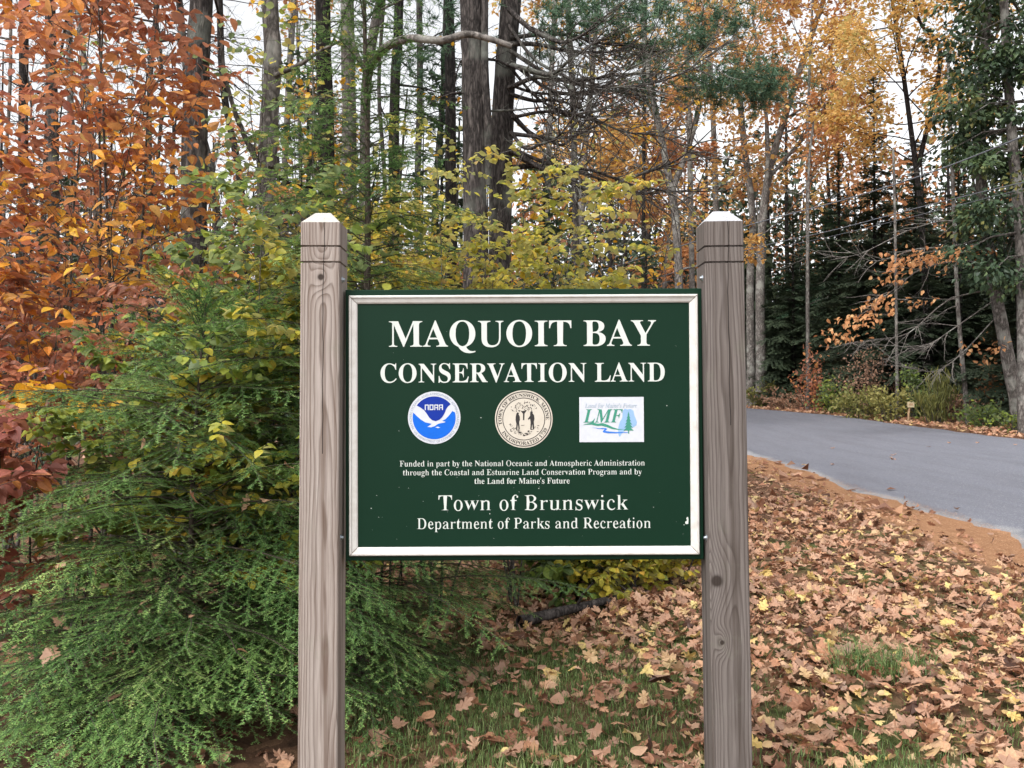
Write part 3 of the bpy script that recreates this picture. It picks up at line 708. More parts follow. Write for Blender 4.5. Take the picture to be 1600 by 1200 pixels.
# ------------------------------------------------------------ hemlock sprays
def spray(rng, L, ndl=.0155, gap=.0034, tw_gap=.050, nw=.0046, droop=.32, third=True):
    """one flat feathery branch along +x: needle triangles with tints, and twig lines"""
    tw = []                               # start, dir, length, droop
    nmain = 10; t = np.linspace(0, 1, nmain + 1); wy = np.cumsum(rng.normal(0, .012, nmain + 1)) * L
    main = np.stack([L * t * (1 - .06 * t), wy, .10 * L * t - droop * L * t ** 2], -1)
    def at(u): q = min(u * nmain, nmain - 1e-3); i_ = int(q); return main[i_] + (main[i_ + 1] - main[i_]) * (q - i_), nrm(main[i_ + 1] - main[i_])
    lines = [(main, np.linspace(.0045 * L + .001, .0009, nmain + 1))]
    for i_ in range(nmain): tw.append((main[i_], main[i_ + 1] - main[i_], 0.0, .15 if i_ < 2 else .5 + .5 * i_ / nmain))
    sg = 1; u = .10
    while u < .97:
        p, d = at(u); pr = min(1, u / .3) * (1 - u) ** .75 + .10
        l2 = .42 * L * pr * rng.uniform(.6, 1.15); side = nrm(np.cross(UP, d)) * sg
        an = rng.uniform(.75, 1.05); d2 = nrm(d * math.cos(an) + side * math.sin(an) + UP * rng.normal(-.04, .07))
        e2 = p + d2 * l2 - UP * l2 * .18; tw.append((p, e2 - p, 1.0, .55))
        lines.append((np.array([p, p + (e2 - p) * .5 + UP * .02 * l2, e2]), np.array([.0014, .001, .0006])))
        if third:
            v = .18; s3 = 1
            while v < .95 and l2 > .05:
                p3 = p + (e2 - p) * v; l3 = (.34 * l2 * (1 - v) ** .7 + .012) * rng.uniform(.6, 1.2)
                dd = nrm(e2 - p); sd = nrm(np.cross(UP, dd)) * s3; a3 = rng.uniform(.7, 1.0)
                d3 = nrm(dd * math.cos(a3) + sd * math.sin(a3) + UP * rng.normal(-.05, .08)); tw.append((p3, d3 * l3, 2.0, .8)); s3 = -s3; v += .033 / l2 * rng.uniform(.8, 1.3)
        sg = -sg; u += tw_gap / L * rng.uniform(.75, 1.25)
    p0 = np.array([a for a, _, _, _ in tw]); dv = np.array([b for _, b, _, _ in tw]); tb = np.array([q for _, _, _, q in tw])
    ln = np.linalg.norm(dv, axis=1); cnt = np.maximum(1, (ln / gap).astype(int)); idx = np.repeat(np.arange(len(tw)), cnt)
    k_ = np.concatenate([np.arange(c_) for c_ in cnt]); uu = (k_ + rng.random(len(k_))) / cnt[idx]
    pos = p0[idx] + dv[idx] * uu[:, None]; dd = nrm(dv)[idx]
    sd = nrm(np.cross(UP, dd)) * np.where(rng.random(len(idx)) < .5, 1, -1)[:, None]
    nl = ndl * rng.uniform(.7, 1.2, len(idx)) * (1 - .35 * uu)
    tip = pos + (sd * .95 + dd * .3 + UP * rng.normal(.04, .13, len(idx))[:, None]) * nl[:, None]
    V = np.stack([pos - dd * nw / 2, pos + dd * nw / 2, tip], 1).reshape(-1, 3)
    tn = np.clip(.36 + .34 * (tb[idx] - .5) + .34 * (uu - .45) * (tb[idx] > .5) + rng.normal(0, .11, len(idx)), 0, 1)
    return V, np.repeat(tn, 3), lines

def frame(d, roll):
    x = d / np.linalg.norm(d); y = np.cross(UP, x); y /= np.linalg.norm(y); z = np.cross(x, y)
    c_, s_ = math.cos(roll), math.sin(roll); return np.stack([x, c_ * y + s_ * z, -s_ * y + c_ * z])

rh = np.random.default_rng(21)
SPR = [(L, spray(rh, L)) for L in (.3, .3, .5, .5, .75, .75, .75, 1.05, 1.05, 1.4, 1.4)]
HT = []
def put_spray(fol, twg, rng, p, d, L, tshift=0.0, temps=None, roll=.2):
    temps = temps or SPR
    c_ = sorted(temps, key=lambda q: abs(math.log(q[0] / L)))[:3]; L0, (V, tn, lines) = c_[rng.integers(0, len(c_))]
    F = frame(np.asarray(d, float), rng.normal(0, roll)); s_ = L / L0; sy = rng.choice((-1, 1))
    sc = np.array((s_, s_ * sy, s_ * rng.uniform(.7, 1.3)))
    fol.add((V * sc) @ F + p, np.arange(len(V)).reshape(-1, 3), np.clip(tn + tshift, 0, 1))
    if temps is SPR: HT.append((lines[0][0][rng.integers(5, 10)] * sc) @ F + p)
    if twg is not None: tubes(twg, [((l * sc) @ F + p, r * s_) for l, r in lines], 3)

def hemlock(name, label, base, H, rad, r0, n, seed, z0=.12, lean=(0, 0), clip=None, tsh=0.0):
    """rad(z) = branch reach at height z above the base"""
    rng = np.random.default_rng(seed); o = thing(name, base, label, 'tree')
    fol, twg = MB(), MB(); zt = np.linspace(-.1, H, 14)
    axis = np.stack([base[0] + lean[0] * zt + .02 * np.sin(zt * 2 + seed), base[1] + lean[1] * zt, base[2] + zt], -1)
    tubes(twg, [(axis, np.linspace(r0, .004, 14))], 8, rough=.03, rng=rng)
    az = rng.uniform(0, 6.28)
    for k_ in range(n):
        f = (k_ + rng.random()) / n; z = z0 + (H - z0) * f ** 1.15; az += 2.4 + rng.uniform(-.4, .4)
        L = rad(z, az) * rng.uniform(.6, 1.12)
        if L < .1: L = .12
        p = np.array([np.interp(z, zt, axis[:, q]) for q in range(3)])
        el = np.interp(z / H, [0, .3, .7, 1], [.02, .12, .3, 1.0]) + rng.normal(0, .14)
        d = np.array((math.cos(az) * math.cos(el), math.sin(az) * math.cos(el), math.sin(el)))
        if clip and not clip(p + d * L): continue
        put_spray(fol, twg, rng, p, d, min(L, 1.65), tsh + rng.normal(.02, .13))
    twg.build('trunk', M['twig'], o, base); fol.build('foliage', M['needle'], o, base)
    return o

off_posts = lambda q: q[1] > .22 or (q[0] < -1.0 and q[1] > -.2)
b1 = base_at(562, 4.75)
hemlock('hemlock_tree', 'tall thin green hemlock rising behind the left sign post', b1, 4.9,
        lambda z, a: np.interp(z, [0, .3, .8, 1.3, 1.9, 2.5, 3.2, 4.0, 4.9], [1.2, 1.4, 1.45, 1.42, 1.12, .82, .66, .5, .2]) * (1.0 if math.cos(a) < .2 else .86), .032, 310, 3, lean=(.01, 0), clip=off_posts)
b2 = base_at(285, 4.15)
hemlock('hemlock_tree', 'low bushy green hemlock spreading at the left under the red leaves', b2, 2.05,
        lambda z, a: np.interp(z, [0, .3, .7, 1.1, 1.5, 1.8, 2.05], [1.25, 1.3, 1.22, 1.12, .9, .6, .2]), .022, 185, 8, lean=(.06, 0), clip=off_posts)
b3 = base_at(110, 3.95)
hemlock('hemlock_tree', 'knee high green hemlock seedling in the bottom left corner', b3, .8,
        lambda z, a: np.interp(z, [0, .3, .8], [.8, .65, .15]), .012, 46, 12, lean=(.1, 0), clip=off_posts)

hemlock('hemlock_tree', 'shaded green hemlock at the left edge behind the maroon leaves', base_at(20, 5.7), 1.6,
        lambda z, a: np.interp(z, [0, .4, 1.6], [1.0, .95, .15]), .02, 80, 16, clip=off_posts)

# ------------------------------------------------------------ broadleaf saplings
def sapling(name, label, base, H, stems, seed, leaf, size, temps, tint, per=7, spread=.5, wood_m='dead_wood', r0=.012, nb=11, blen=.36, keep=None, bias=None, dirx=0.0, diry=0.0, cat='tree', twigs=7, droop=.35, ang=.95, start=.25, trop=.03):
    rng = np.random.default_rng(seed); o = thing(name, base, label, cat); out = new_out()
    spec = [dict(seg=9, wander=.05, trop=trop, n=nb, start=start, ang=ang, clen=blen, fall=.55, tip=.15, cr=.5, bias=bias),
            dict(seg=5, wander=.10, trop=.0, n=twigs, start=.15, ang=.8, clen=.45, fall=.4, tip=.3, cr=.6, flat=.35),
            dict(seg=3, wander=.12, trop=-.03, tip=.5)]
    for k_ in range(stems):
        a = rng.uniform(0, 6.28); s_ = rng.uniform(0, spread)
        d = np.array((math.cos(a) * s_ + dirx, math.sin(a) * s_ + diry, 1.0))
        st = base + np.array((rng.normal(0, .06), rng.normal(0, .06), -.05))
        grow(rng, st, d, H * rng.uniform(.7, 1.05), r0 * rng.uniform(.6, 1.1), 0, spec, out)
    wb, fb = MB(), MB(); wood(wb, out, (7, 4, 3, 3)); 
    leaves_on(fb, rng, out['tips'], per, size, temps, tint, keep=keep, droop=droop)
    wb.build('stem', M[wood_m], o, base); fb.build('foliage', M[leaf], o, base); return o

def band(z, a, b): return np.clip((z - a) / (b - a), 0, 1)
behind = lambda p, r: p[:, 1] > .3
# orange beech: rust at the top, gold lower inside
tb = lambda p, r: np.clip(.44 + .45 * np.exp(-((p[:, 2] - 2.5) / .8) ** 2) - .12 * band(p[:, 2], 2.9, 3.6) + .12 * np.sin(p[:, 0] * 4 + p[:, 2] * 5) + r.normal(0, .15, len(p)), 0, 1)
sapling('beech_sapling', 'tall orange leaved beech sapling at the left with rust red top', base_at(150, 5.5), 5.2, 5, 31, 'beech_leaf', .088, OV + CURL[:2], tb, per=5, spread=.17, nb=19, blen=.23, r0=.016, start=.40)
sapling('beech_sapling', 'orange and red beech sapling cut off by the left edge of the picture', base_at(-30, 5.6), 3.7, 5, 37, 'beech_leaf', .09, OV + CURL[:2], lambda p, r: np.clip(.46 + .2 * np.sin(p[:, 2] * 3.3 + 1) + r.normal(0, .17, len(p)), 0, 1), per=5, spread=.26, nb=13, blen=.30, start=.36)
sapling('beech_sapling', 'brown leaved sapling with curled dry leaves below the orange leaves', base_at(100, 5.3), 2.45, 4, 41, 'rust_leaf', .085, CURL + OV[:1], lambda p, r: np.clip(.5 + r.normal(0, .2, len(p)), 0, 1), per=5, spread=.4, nb=13, blen=.34, start=.45)
sapling('beech_sapling', 'small maroon leaved sapling low at the left edge', base_at(-10, 4.15), 1.55, 4, 43, 'maroon_leaf', .085, OV + RND[:1], lambda p, r: np.clip(.55 + r.normal(0, .2, len(p)), 0, 1), per=6, spread=.2, nb=8, blen=.32, start=.35, keep=behind)
sapling('gold_sapling', 'thin sapling with a spray of golden yellow leaves at the left', base_at(60, 4.5), 1.5, 2, 47, 'gold_leaf', .075, RND, lambda p, r: r.random(len(p)), per=5, spread=.2, nb=3, blen=.36, start=.85, twigs=5, dirx=.1)
# green and yellow birches
ty = lambda p, r: np.clip(.5 + .10 * np.sin(p[:, 0] * 3 + p[:, 2] * 4) + r.normal(0, .2, len(p)), 0, 1)
tg = lambda p, r: np.clip(.52 + .22 * band(p[:, 0], -3.0, -.8) * 0 + r.normal(0, .2, len(p)), 0, 1)
sapling('birch_sapling', 'green leaved sapling turning yellow between the orange beech and left post', base_at(335, 4.65), 2.65, 7, 53, 'green_leaf', .056, RND, tg, per=11, spread=.5, nb=13, blen=.36, start=.3)
sapling('birch_sapling', 'low green and yellow sapling behind the low bushy hemlock', base_at(420, 4.75), 2.3, 6, 59, 'birch_leaf', .056, RND, lambda p, r: np.clip(.45 + r.normal(0, .22, len(p)), 0, 1), per=11, spread=.6, nb=12, blen=.38, start=.3)
sapling('birch_sapling', 'green leaved sapling between the maroon leaves and the bushy hemlock', base_at(235, 4.7), 2.25, 6, 57, 'green_leaf', .056, RND, lambda p, r: np.clip(.5 + r.normal(0, .2, len(p)), 0, 1), per=11, spread=.4, nb=11, blen=.34, start=.4)
sapling('birch_sapling', 'tall yellow leaved birch sapling above the sign', base_at(690, 6.0), 3.6, 5, 61, 'birch_leaf', .056, RND, ty, per=8, spread=.3, nb=14, blen=.27, start=.4, r0=.013)
sapling('birch_sapling', 'yellow birch sapling close beside the left post, mixed into the hemlock', base_at(590, 5.6), 2.9, 5, 65, 'birch_leaf', .056, RND, lambda p, r: np.clip(.52 + r.normal(0, .2, len(p)), 0, 1), per=8, spread=.35, nb=12, blen=.3, start=.4)
sapling('birch_sapling', 'yellow green birch sapling right of the left post, above the sign', base_at(800, 6.3), 3.1, 5, 67, 'birch_leaf', .056, RND, lambda p, r: np.clip(.42 + r.normal(0, .2, len(p)), 0, 1), per=8, spread=.35, nb=13, blen=.30, start=.35)
sapling('birch_sapling', 'thin yellow leaved sapling showing above and below the sign at its right', base_at(930, 6.9), 2.75, 5, 71, 'birch_leaf', .08, RND, lambda p, r: np.clip(.55 + r.normal(0, .17, len(p)), 0, 1), per=6, spread=.32, nb=15, blen=.27, start=.05)
sapling('birch_sapling', 'low yellow leaved shrub under the right end of the sign', base_at(985, 6.6), .75, 9, 73, 'birch_leaf', .062, RND, lambda p, r: np.clip(.45 + r.normal(0, .2, len(p)), 0, 1), per=3, spread=2.0, nb=9, blen=.5, start=.2, cat='shrub')
sapling('birch_sapling', 'small yellow leaved shrub half hidden under the right corner of the sign', base_at(1050, 7.0), .7, 6, 74, 'birch_leaf', .07, RND, lambda p, r: np.clip(.55 + r.normal(0, .18, len(p)), 0, 1), per=3, spread=.9, nb=8, blen=.45, start=.2, cat='shrub')
sapling('birch_sapling', 'tall thin sapling with a few single yellow leaves up its stem', base_at(632, 5.4), 3.9, 1, 79, 'birch_leaf', .09, RND, lambda p, r: np.clip(.5 + r.normal(0, .1, len(p)), 0, 1), per=3, spread=.02, nb=10, blen=.07, start=.6, twigs=2, r0=.008, wood_m='dark_bark')

sapling('dark_shrub', 'dark twiggy shrub behind the fallen branch below the sign', base_at(880, 6.7), .9, 9, 83, 'green_leaf', .07, RND, lambda p, r: np.clip(.15 + r.normal(0, .15, len(p)), 0, 1), per=4, spread=1.2, nb=9, blen=.5, start=.1, cat='shrub', wood_m='dark_bark')

# fallen log
lg = MB(); pts = [P(812, 972, 5.75), P(850, 962, 5.9), P(900, 950, 6.05), P(958, 936, 6.3), P(1010, 926, 6.6)]
for p in pts: p[2] = max(p[2], G(p[0], p[1]) + .03)
tubes(lg, [(smooth_line(pts), np.linspace(.042, .022, 21))], 9, rough=.06, rng=rl)
tubes(lg, [(np.array([pts[2], pts[2] + (.05, -.05, .12), pts[2] + (.12, -.08, .2)]), np.array([.013, .009, .004]))], 5)
o = lg.build('fallen_log', M['pine_bark'], None, (pts[2][0], pts[2][1], G(pts[2][0], pts[2][1])))
tag(o, 'fallen grey branch lying on the leaves below the sign', 'log')

# ------------------------------------------------------------ pine tufts, trees behind
def tuft(rng, n=16, L=1.0, w_=.035):
    d = nrm(rng.normal(0, 1, (n, 3)) + np.array((.9, 0, .25))); s_ = nrm(np.cross(d, rng.normal(0, 1, (n, 3)))) * w_
    b = np.zeros((n, 3)) + d * .03; v = np.stack([b - s_, b + s_, d * rng.uniform(.7, 1, (n, 1)) * L], 1).reshape(-1, 3)
    return v, np.arange(n * 3).reshape(-1, 3)
TUFT = [tuft(rl) for _ in range(6)]
def trunk_line(pxs, r0, r1, extra=0.0):
    """pxs: (px,py,d) points of the trunk axis; foot put on the ground; carried on upward by extra metres"""
    pts = [P(*q) for q in pxs]; b = pts[0].copy(); b[2] = G(b[0], b[1]); pts[0] = b.copy(); pts[0][2] -= .1
    if extra: pts.append(pts[-1] + nrm(pts[-1] - pts[-2]) * extra)
    L = smooth_line(pts, 6); return b, L, np.linspace(r0, r1, len(L)) * (1 + .5 * np.exp(-np.arange(len(L)) * .9))
def bare(rng, L, rad, n, z0, z1, ln, out, trop=-.02, side=None, r=.014, tw=9):
    spec = [dict(seg=8, wander=.10, trop=trop, n=tw, start=.2, ang=.8, clen=.38, fall=.4, tip=.2, cr=.5),
            dict(seg=5, wander=.14, trop=.0, n=3, start=.3, ang=.7, clen=.4, tip=.3, cr=.6), dict(seg=3, wander=.15, tip=.4)]
    for k_ in range(n):
        z = rng.uniform(z0, z1); p = np.array([np.interp(z, L[:, 2], L[:, q]) for q in range(3)]); a = rng.uniform(0, 6.28)
        d = np.array((math.cos(a), math.sin(a), rng.normal(.05, .2)))
        if side is not None: d = np.array((side[0], side[1], 0)) + rng.normal(0, .35, 3)
        o2 = new_out(); grow(rng, p, d, ln * rng.uniform(.5, 1.2), r * rng.uniform(.6, 1.3), 0, spec, o2)
        out['lines'] += [(q, r_, l + 1) for q, r_, l in o2['lines']]; out['tips'] += o2['tips']
def pine(label, pxs, wpx, seed, bark='pine_bark', nb=9, ln=1.3, z0=1.2, z1=None, crown=True, lines=(), side=None, group=None, r=.016):
    rng = np.random.default_rng(seed); d = pxs[0][2]; r0 = wpx / 2 / FPX * d
    base, L, rad = trunk_line(pxs, r0, r0 * .8, 3.5); out = new_out(); out['lines'].append((L, rad, 0))
    o = thing('pine_tree', base, label, 'tree', group)
    top = L[-1, 2]; bare(rng, L, rad, nb, z0, z1 or top - 1, ln, out, side=side, r=r)
    for q in lines: out['lines'].append((smooth_line([P(*w_) for w_ in q[0]], 4), np.linspace(q[1], q[2], (len(q[0]) - 1) * 4 + 1), 1))
    wb = MB(); wood(wb, out, (14, 5, 3, 3, 3), rng=rng, rough=.035); wb.build('trunk', M[bark], o, base)
    if crown:                             # live crown, above the picture
        fb = MB(); n = 240; a = rng.uniform(0, 6.28, n); q = rng.random(n) ** .5; h = rng.uniform(-.6, 1.6, n)
        pos = L[-1] + np.stack([np.cos(a) * q * 1.3 * (1.3 - h * .5), np.sin(a) * q * 1.3 * (1.3 - h * .5), h + .5], -1)
        scatter(fb, rng, TUFT, pos, np.stack([np.cos(a), np.sin(a), np.full(n, .3)], -1), UP + rng.normal(0, .3, (n, 3)), .22, rng.random(n)); fb.build('crown', M['mid_conifer'], o, base)
    return o

pine('slim dark pine trunk furthest left, behind the red leaves', [(36, 560, 14), (36, 300, 14), (38, -20, 14)], 15, 101, 'dark_bark', 10, 1.4, 3)
pine('grey trunk second from the left, behind the red leaves', [(84, 560, 13), (84, 300, 13), (80, 100, 13), (78, -20, 13)], 18, 102, 'pine_bark', 9, 1.2, 3)
pine('thick dark trunk behind the orange beech, wide and straight', [(302, 600, 8.6), (304, 250, 8.6), (309, 100, 8.6), (316, -20, 8.6)], 41, 103, 'pine_bark', 9, 1.3, 2.2)
pine('grey trunk with a broken bare stub, left of the tall hemlock', [(412, 560, 9.2), (416, 300, 9.2), (426, 100, 9.2), (420, -20, 9.2)], 30, 104, 'grey_bark', 10, 1.2, 2.4,
     lines=[([(424, 262, 9.0), (425, 230, 9.0), (427, 196, 9.0)], .06, .045), ([(400, 250, 9.1), (372, 190, 9.0), (352, 120, 8.9), (345, 60, 8.8)], .035, .015), ([(430, 118, 9.1), (470, 100, 9.0), (500, 80, 9), (540, 60, 8.9)], .03, .012)])
pine('dark trunk just left of the tall hemlock stem', [(512, 560, 10), (510, 250, 10), (506, 100, 10), (504, -20, 10)], 27, 105, 'dark_bark', 8, 1.2, 2.6)
pine('light grey trunk close behind the tall hemlock stem', [(548, 560, 11.5), (546, 250, 11.5), (542, -20, 11.5)], 24, 106, 'grey_bark', 7, 1.2, 3)
pine('leaning forked trunk with one long limb reaching right across the sky', [(566, 560, 10.2), (570, 250, 10.2), (574, 120, 10.2), (590, 20, 10.2), (600, -20, 10.2)], 17, 107, 'grey_bark', 6, 1.2, 3,
     lines=[([(573, 112, 10), (600, 76, 9), (640, 61, 8.6), (690, 64, 8.4), (728, 54, 8.4), (760, 60, 8.4), (800, 73, 8.4)], .05, .03), ([(574, 110, 10), (560, 90, 10), (548, 50, 10), (544, -10, 10)], .04, .03)])
pine('black slender trunk left of the thickest grey trunk', [(612, 560, 11.5), (616, 200, 11.5), (622, 60, 11.5), (624, -20, 11.5)], 17, 108, 'dark_bark', 9, 1.3, 3)
pine('dark trunk touching the left side of the thickest grey trunk', [(704, 560, 12), (704, 200, 12), (701, -20, 12)], 18, 109, 'dark_bark', 9, 1.3, 3)
pine('thickest grey pine trunk, above the middle of the sign', [(744, 560, 9), (742, 300, 9), (738, 100, 9), (735, -20, 9)], 39, 110, 'pine_bark', 7, 1.2, 2.6, lines=[([(760, 290, 9), (762, 200, 8.95), (757, 100, 8.95), (757, -15, 9)], .055, .05)])
rb_ = random.Random(7); dead = []
for k_ in range(19):                      # dead limbs arching out to the right
    y0 = 30 + k_ * 13 + rb_.uniform(-22, 22); ln = rb_.uniform(120, 340); sag = rb_.uniform(-10, 75); d0 = 9.3; d1 = d0 + rb_.uniform(-1.6, 1.0)
    slope = rb_.uniform(-70, 70)
    q = [(796 + ln * t + rb_.uniform(-4, 4), y0 + sag * 4 * t * (1 - t) * 1.0 + slope * t * t + rb_.uniform(-9, 9), d0 + (d1 - d0) * t) for t in (0, .2, .4, .6, .8, 1)]
    dead.append((q, rb_.uniform(.018, .034), .005))
PINE_SPEC = dead
o = pine('dark leaning pine with many dead limbs arching out to the right', [(778, 560, 9.5), (782, 300, 9.5), (789, 120, 9.5), (800, -20, 9.5)], 37, 111, 'pine_bark', 4, 1.2, 3, lines=dead)
# twigs on those limbs, and live needle tufts at the ends of a few
rng = np.random.default_rng(112); out = new_out()
sp = [dict(seg=5, wander=.15, trop=-.02, n=4, start=.15, ang=.7, clen=.45, tip=.3, cr=.6), dict(seg=3, wander=.2, tip=.4)]
for q, r_, _ in dead:
    L = smooth_line([P(*w_) for w_ in q], 4)
    for k_ in range(22):
        i_ = rng.integers(3, len(L) - 1); d = nrm(L[i_] - L[i_ - 1]) + rng.normal(0, .55, 3); d[2] -= .1
        grow(rng, L[i_], d, rng.uniform(.2, .95), .008, 0, sp, out)
wb = MB(); wood(wb, out, (4, 3, 3)); tw = wb.build('dead_twigs', M['dead_wood'], o, np.array(o.location))
fb = MB()
for px, py, d, n, sx, sz in ((1120, 132, 9.6, 230, .62, .17), (1180, 128, 9.8, 110, .4, .13), (960, 38, 9.2, 150, .7, .14), (1010, 80, 9.6, 90, .5, .10), (1085, 60, 9.8, 70, .35, .1), (880, 22, 9, 60, .35, .12), (850, 70, 9.6, 60, .35, .12), (930, 15, 9.4, 110, .5, .12), (1045, 18, 9.8, 110, .5, .14), (1140, 40, 10, 90, .45, .14), (1195, 150, 9.9, 90, .35, .12), (1000, 150, 9.8, 50, .4, .12), (690, 25, 9.8, 60, .5, .2), (650, 95, 10.5, 60, .3, .25)):
    c_ = P(px, py, d); pos = c_ + rng.normal(0, 1, (n, 3)) * np.array((sx * .5, .3, sz * .5)); scatter(fb, rng, TUFT, pos, rng.normal(0, .6, (n, 3)) + np.array((.7, 0, .1)), UP + rng.normal(0, .3, (n, 3)), .13, np.clip(rng.normal(.5, .2, n), 0, 1))
    for _ in range(3):
        st = c_ + np.array((-sx * 1.0, rng.normal(0, .1), rng.normal(0, .08))); 
fb.build('needles', M['mid_conifer'], o, np.array(o.location))

# slender trunks further back that nothing tells apart
rng = np.random.default_rng(130)
SL = [(8, 17), (58, 21), (128, 24), (162, 20), (222, 17), (250, 22), (338, 16), (383, 20), (446, 17), (462, 24), (592, 18), (655, 19), (672, 24)]
for px, d in SL:
    ln = rng.normal(0, 38); wp = rng.uniform(5, 13)
    pine('slender bare trunk in the wood behind the saplings on the left', [(px, 570, d), (px + ln * .2 + rng.normal(0, 5), 330, d), (px + ln * .7 + rng.normal(0, 7), 140, d), (px + ln, -20, d)], wp, int(rng.integers(1e6)), ('dark_bark', 'pine_bark', 'grey_bark')[rng.integers(0, 3)], 24, 2.2, 2.5, crown=False, group='slender bare trunks in the wood on the left', r=.02)
SL = [(850, 22), (905, 17.5), (1004, 29), (1084, 33)]
for px, d in SL:
    ln = rng.normal(0, 30); wp = rng.uniform(6, 12)
    pine('slender trunk behind the dead limbs above the right half of the sign', [(px, 560, d), (px + ln * .4, 250, d), (px + ln, -20, d)], wp, int(rng.integers(1e6)), ('dark_bark', 'pine_bark', 'grey_bark')[rng.integers(0, 3)], 14, 2.2, 3, crown=False, group='slender trunks above the right half of the sign', r=.02)

# leafless and nearly leafless understorey between the trunks: a tangle of fine twigs
for k_, (px, d, H, leaf, nm, tm) in enumerate(((25, 8.5, 6.0, 'beech_leaf', 'twiggy sapling with rusty leaves at the left edge behind the orange beech', .4), (180, 9, 6.2, 'beech_leaf', 'twiggy sapling with rusty leaves in front of the leftmost slim trunks', .5), (430, 8.6, 5.8, 'green_leaf', 'twiggy sapling with thin green leaves in front of the stub trunk', .5), (520, 9.2, 6.0, 'birch_leaf', 'twiggy sapling with yellow leaves beside the tall hemlock stem', .6), (60, 9.5, 6.2, 'beech_leaf', 'twiggy sapling with a few rusty leaves among the leftmost trunks', .3), (235, 10.5, 6.6, 'green_leaf', 'twiggy bare sapling left of the wide dark trunk', .6), (365, 9.8, 6.0, 'beech_leaf', 'twiggy sapling between the wide dark trunk and the stub trunk', .6), (470, 11, 6.5, 'gold_leaf', 'twiggy sapling with scattered gold leaves beside the stub trunk', .5),
        (585, 12, 6.6, 'green_leaf', 'twiggy bare sapling behind the long reaching limb', .7), (660, 10.5, 6.0, 'birch_leaf', 'twiggy sapling with a few yellow leaves left of the thickest trunk', .6), (850, 11.5, 6.2, 'gold_leaf', 'twiggy sapling behind the dead limbs above the sign', .5), (960, 13, 6.8, 'birch_leaf', 'twiggy sapling with yellow green leaves behind the dead limbs', .6))):
    sapling('twiggy_sapling', nm, base_at(px, d), H, 3, 140 + k_, leaf, .09, RND, lambda p, r, tm=tm: np.clip(tm + r.normal(0, .2, len(p)), 0, 1), per=2, spread=.22, nb=26, blen=.24, start=.25, r0=.022, twigs=8, keep=lambda p, r: r.random(len(p)) < .42)
spruce_later = [('dark hemlock standing between the stub trunk and the black trunk', 480, 13, 6.6, 1.3, 150, 321, 'mid_conifer'), ('soft green hemlock behind the thickest grey trunk', 690, 14, 7.2, 1.5, 150, 322, 'mid_conifer'), ('dim green hemlock among the trunks at the far left', 110, 17, 6.0, 1.5, 110, 323, 'mid_conifer'), ('green hemlock behind the dead limbs right of the leaning pine', 850, 15, 5.6, 1.4, 120, 324, 'mid_conifer')]

# ------------------------------------------------------------ autumn oaks and maples
def oak(name, label, pxs, wpx, seed, leaf='oak_crown', bark='grey_bark', z0=4.0, nl=14, ln=4.5, per=9, size=.17, keep=None, tmean=.55, forks=(), twig=6, off=.12, lift=.35):
    rng = np.random.default_rng(seed); d = pxs[0][2]; r0 = wpx / 2 / FPX * d; base, L, rad = trunk_line(pxs, r0, r0 * .35, 2.0)
    out = new_out(); out['lines'].append((L, rad, 0)); o = thing(name, base, label, 'tree')
    spec = [dict(seg=7, wander=.10, trop=.03, n=7, start=.2, ang=.75, clen=.42, fall=.4, tip=.2, cr=.55), dict(seg=4, wander=.13, trop=.0, n=twig, start=.2, ang=.8, clen=.5, fall=.3, tip=.3, cr=.6), dict(seg=3, wander=.15, tip=.4)]
    axes = [(L, r0 * .6)]
    for fk, fr in forks:
        fl = smooth_line([P(*q) for q in fk], 5); out['lines'].append((fl, np.linspace(fr, fr * .35, len(fl)), 1)); axes.append((fl, fr * .7))
    for k_ in range(nl):
        A, rr = axes[rng.integers(0, len(axes))]; lo = max(z0, A[0, 2]); z = rng.uniform(lo, A[-1, 2]); i_ = np.argmin(np.abs(A[:, 2] - z)); a = rng.uniform(0, 6.28)
        dv = np.array((math.cos(a), math.sin(a), rng.uniform(.1, .1 + lift * 2))); o2 = new_out()
        grow(rng, A[i_], dv, ln * rng.uniform(.6, 1.15), rr * .45, 0, spec, o2); out['lines'] += [(p, r_, l + 1) for p, r_, l in o2['lines']]; out['tips'] += o2['tips']
    wb, fb = MB(), MB(); wood(wb, out, (10, 5, 3, 3, 3), rng=rng)
    bo = rng.uniform(0, 9)
    leaves_on(fb, rng, out['tips'], per, size, QD, lambda p, r: np.clip(tmean + .16 * np.sin(p[:, 0] * .9 + bo) * np.sin(p[:, 2] * .8 + bo) + r.normal(0, .17, len(p)), 0, 1), off=off, keep=keep)
    wb.build('trunk', M[bark], o, base); fb.build('crown', M[leaf], o, base); return o
oak('oak_tree', 'large grey oak beside the right post forking into long stems with yellow leaves', [(1190, 620, 48), (1188, 420, 48), (1200, 280, 48), (1240, 140, 48), (1290, -10, 48)], 16, 201, z0=9, nl=20, ln=6, size=.26, per=8,
    forks=[([(1188, 400, 48), (1200, 240, 47.5), (1190, 120, 47), (1170, -10, 47)], .16), ([(1200, 280, 48), (1255, 215, 47), (1300, 150, 46), (1345, 60, 46)], .12)])
oak('oak_tree', 'leaning maple left of the right post with orange yellow leaves', [(1066, 560, 27), (1058, 380, 27), (1040, 250, 27), (1016, 130, 27), (1000, -10, 27)], 15, 202, z0=4.5, nl=16, ln=4.2, size=.19, per=7, tmean=.5, forks=[([(1050, 300, 27), (1085, 200, 27), (1110, 80, 27), (1130, -10, 27)], .11)])
oak('oak_tree', 'yellow maple at the top of the picture above the dead pine limbs', [(905, 560, 30), (910, 300, 30), (925, 120, 30), (935, -10, 30)], 12, 203, z0=6, nl=15, ln=4.5, size=.20, per=7, tmean=.6)
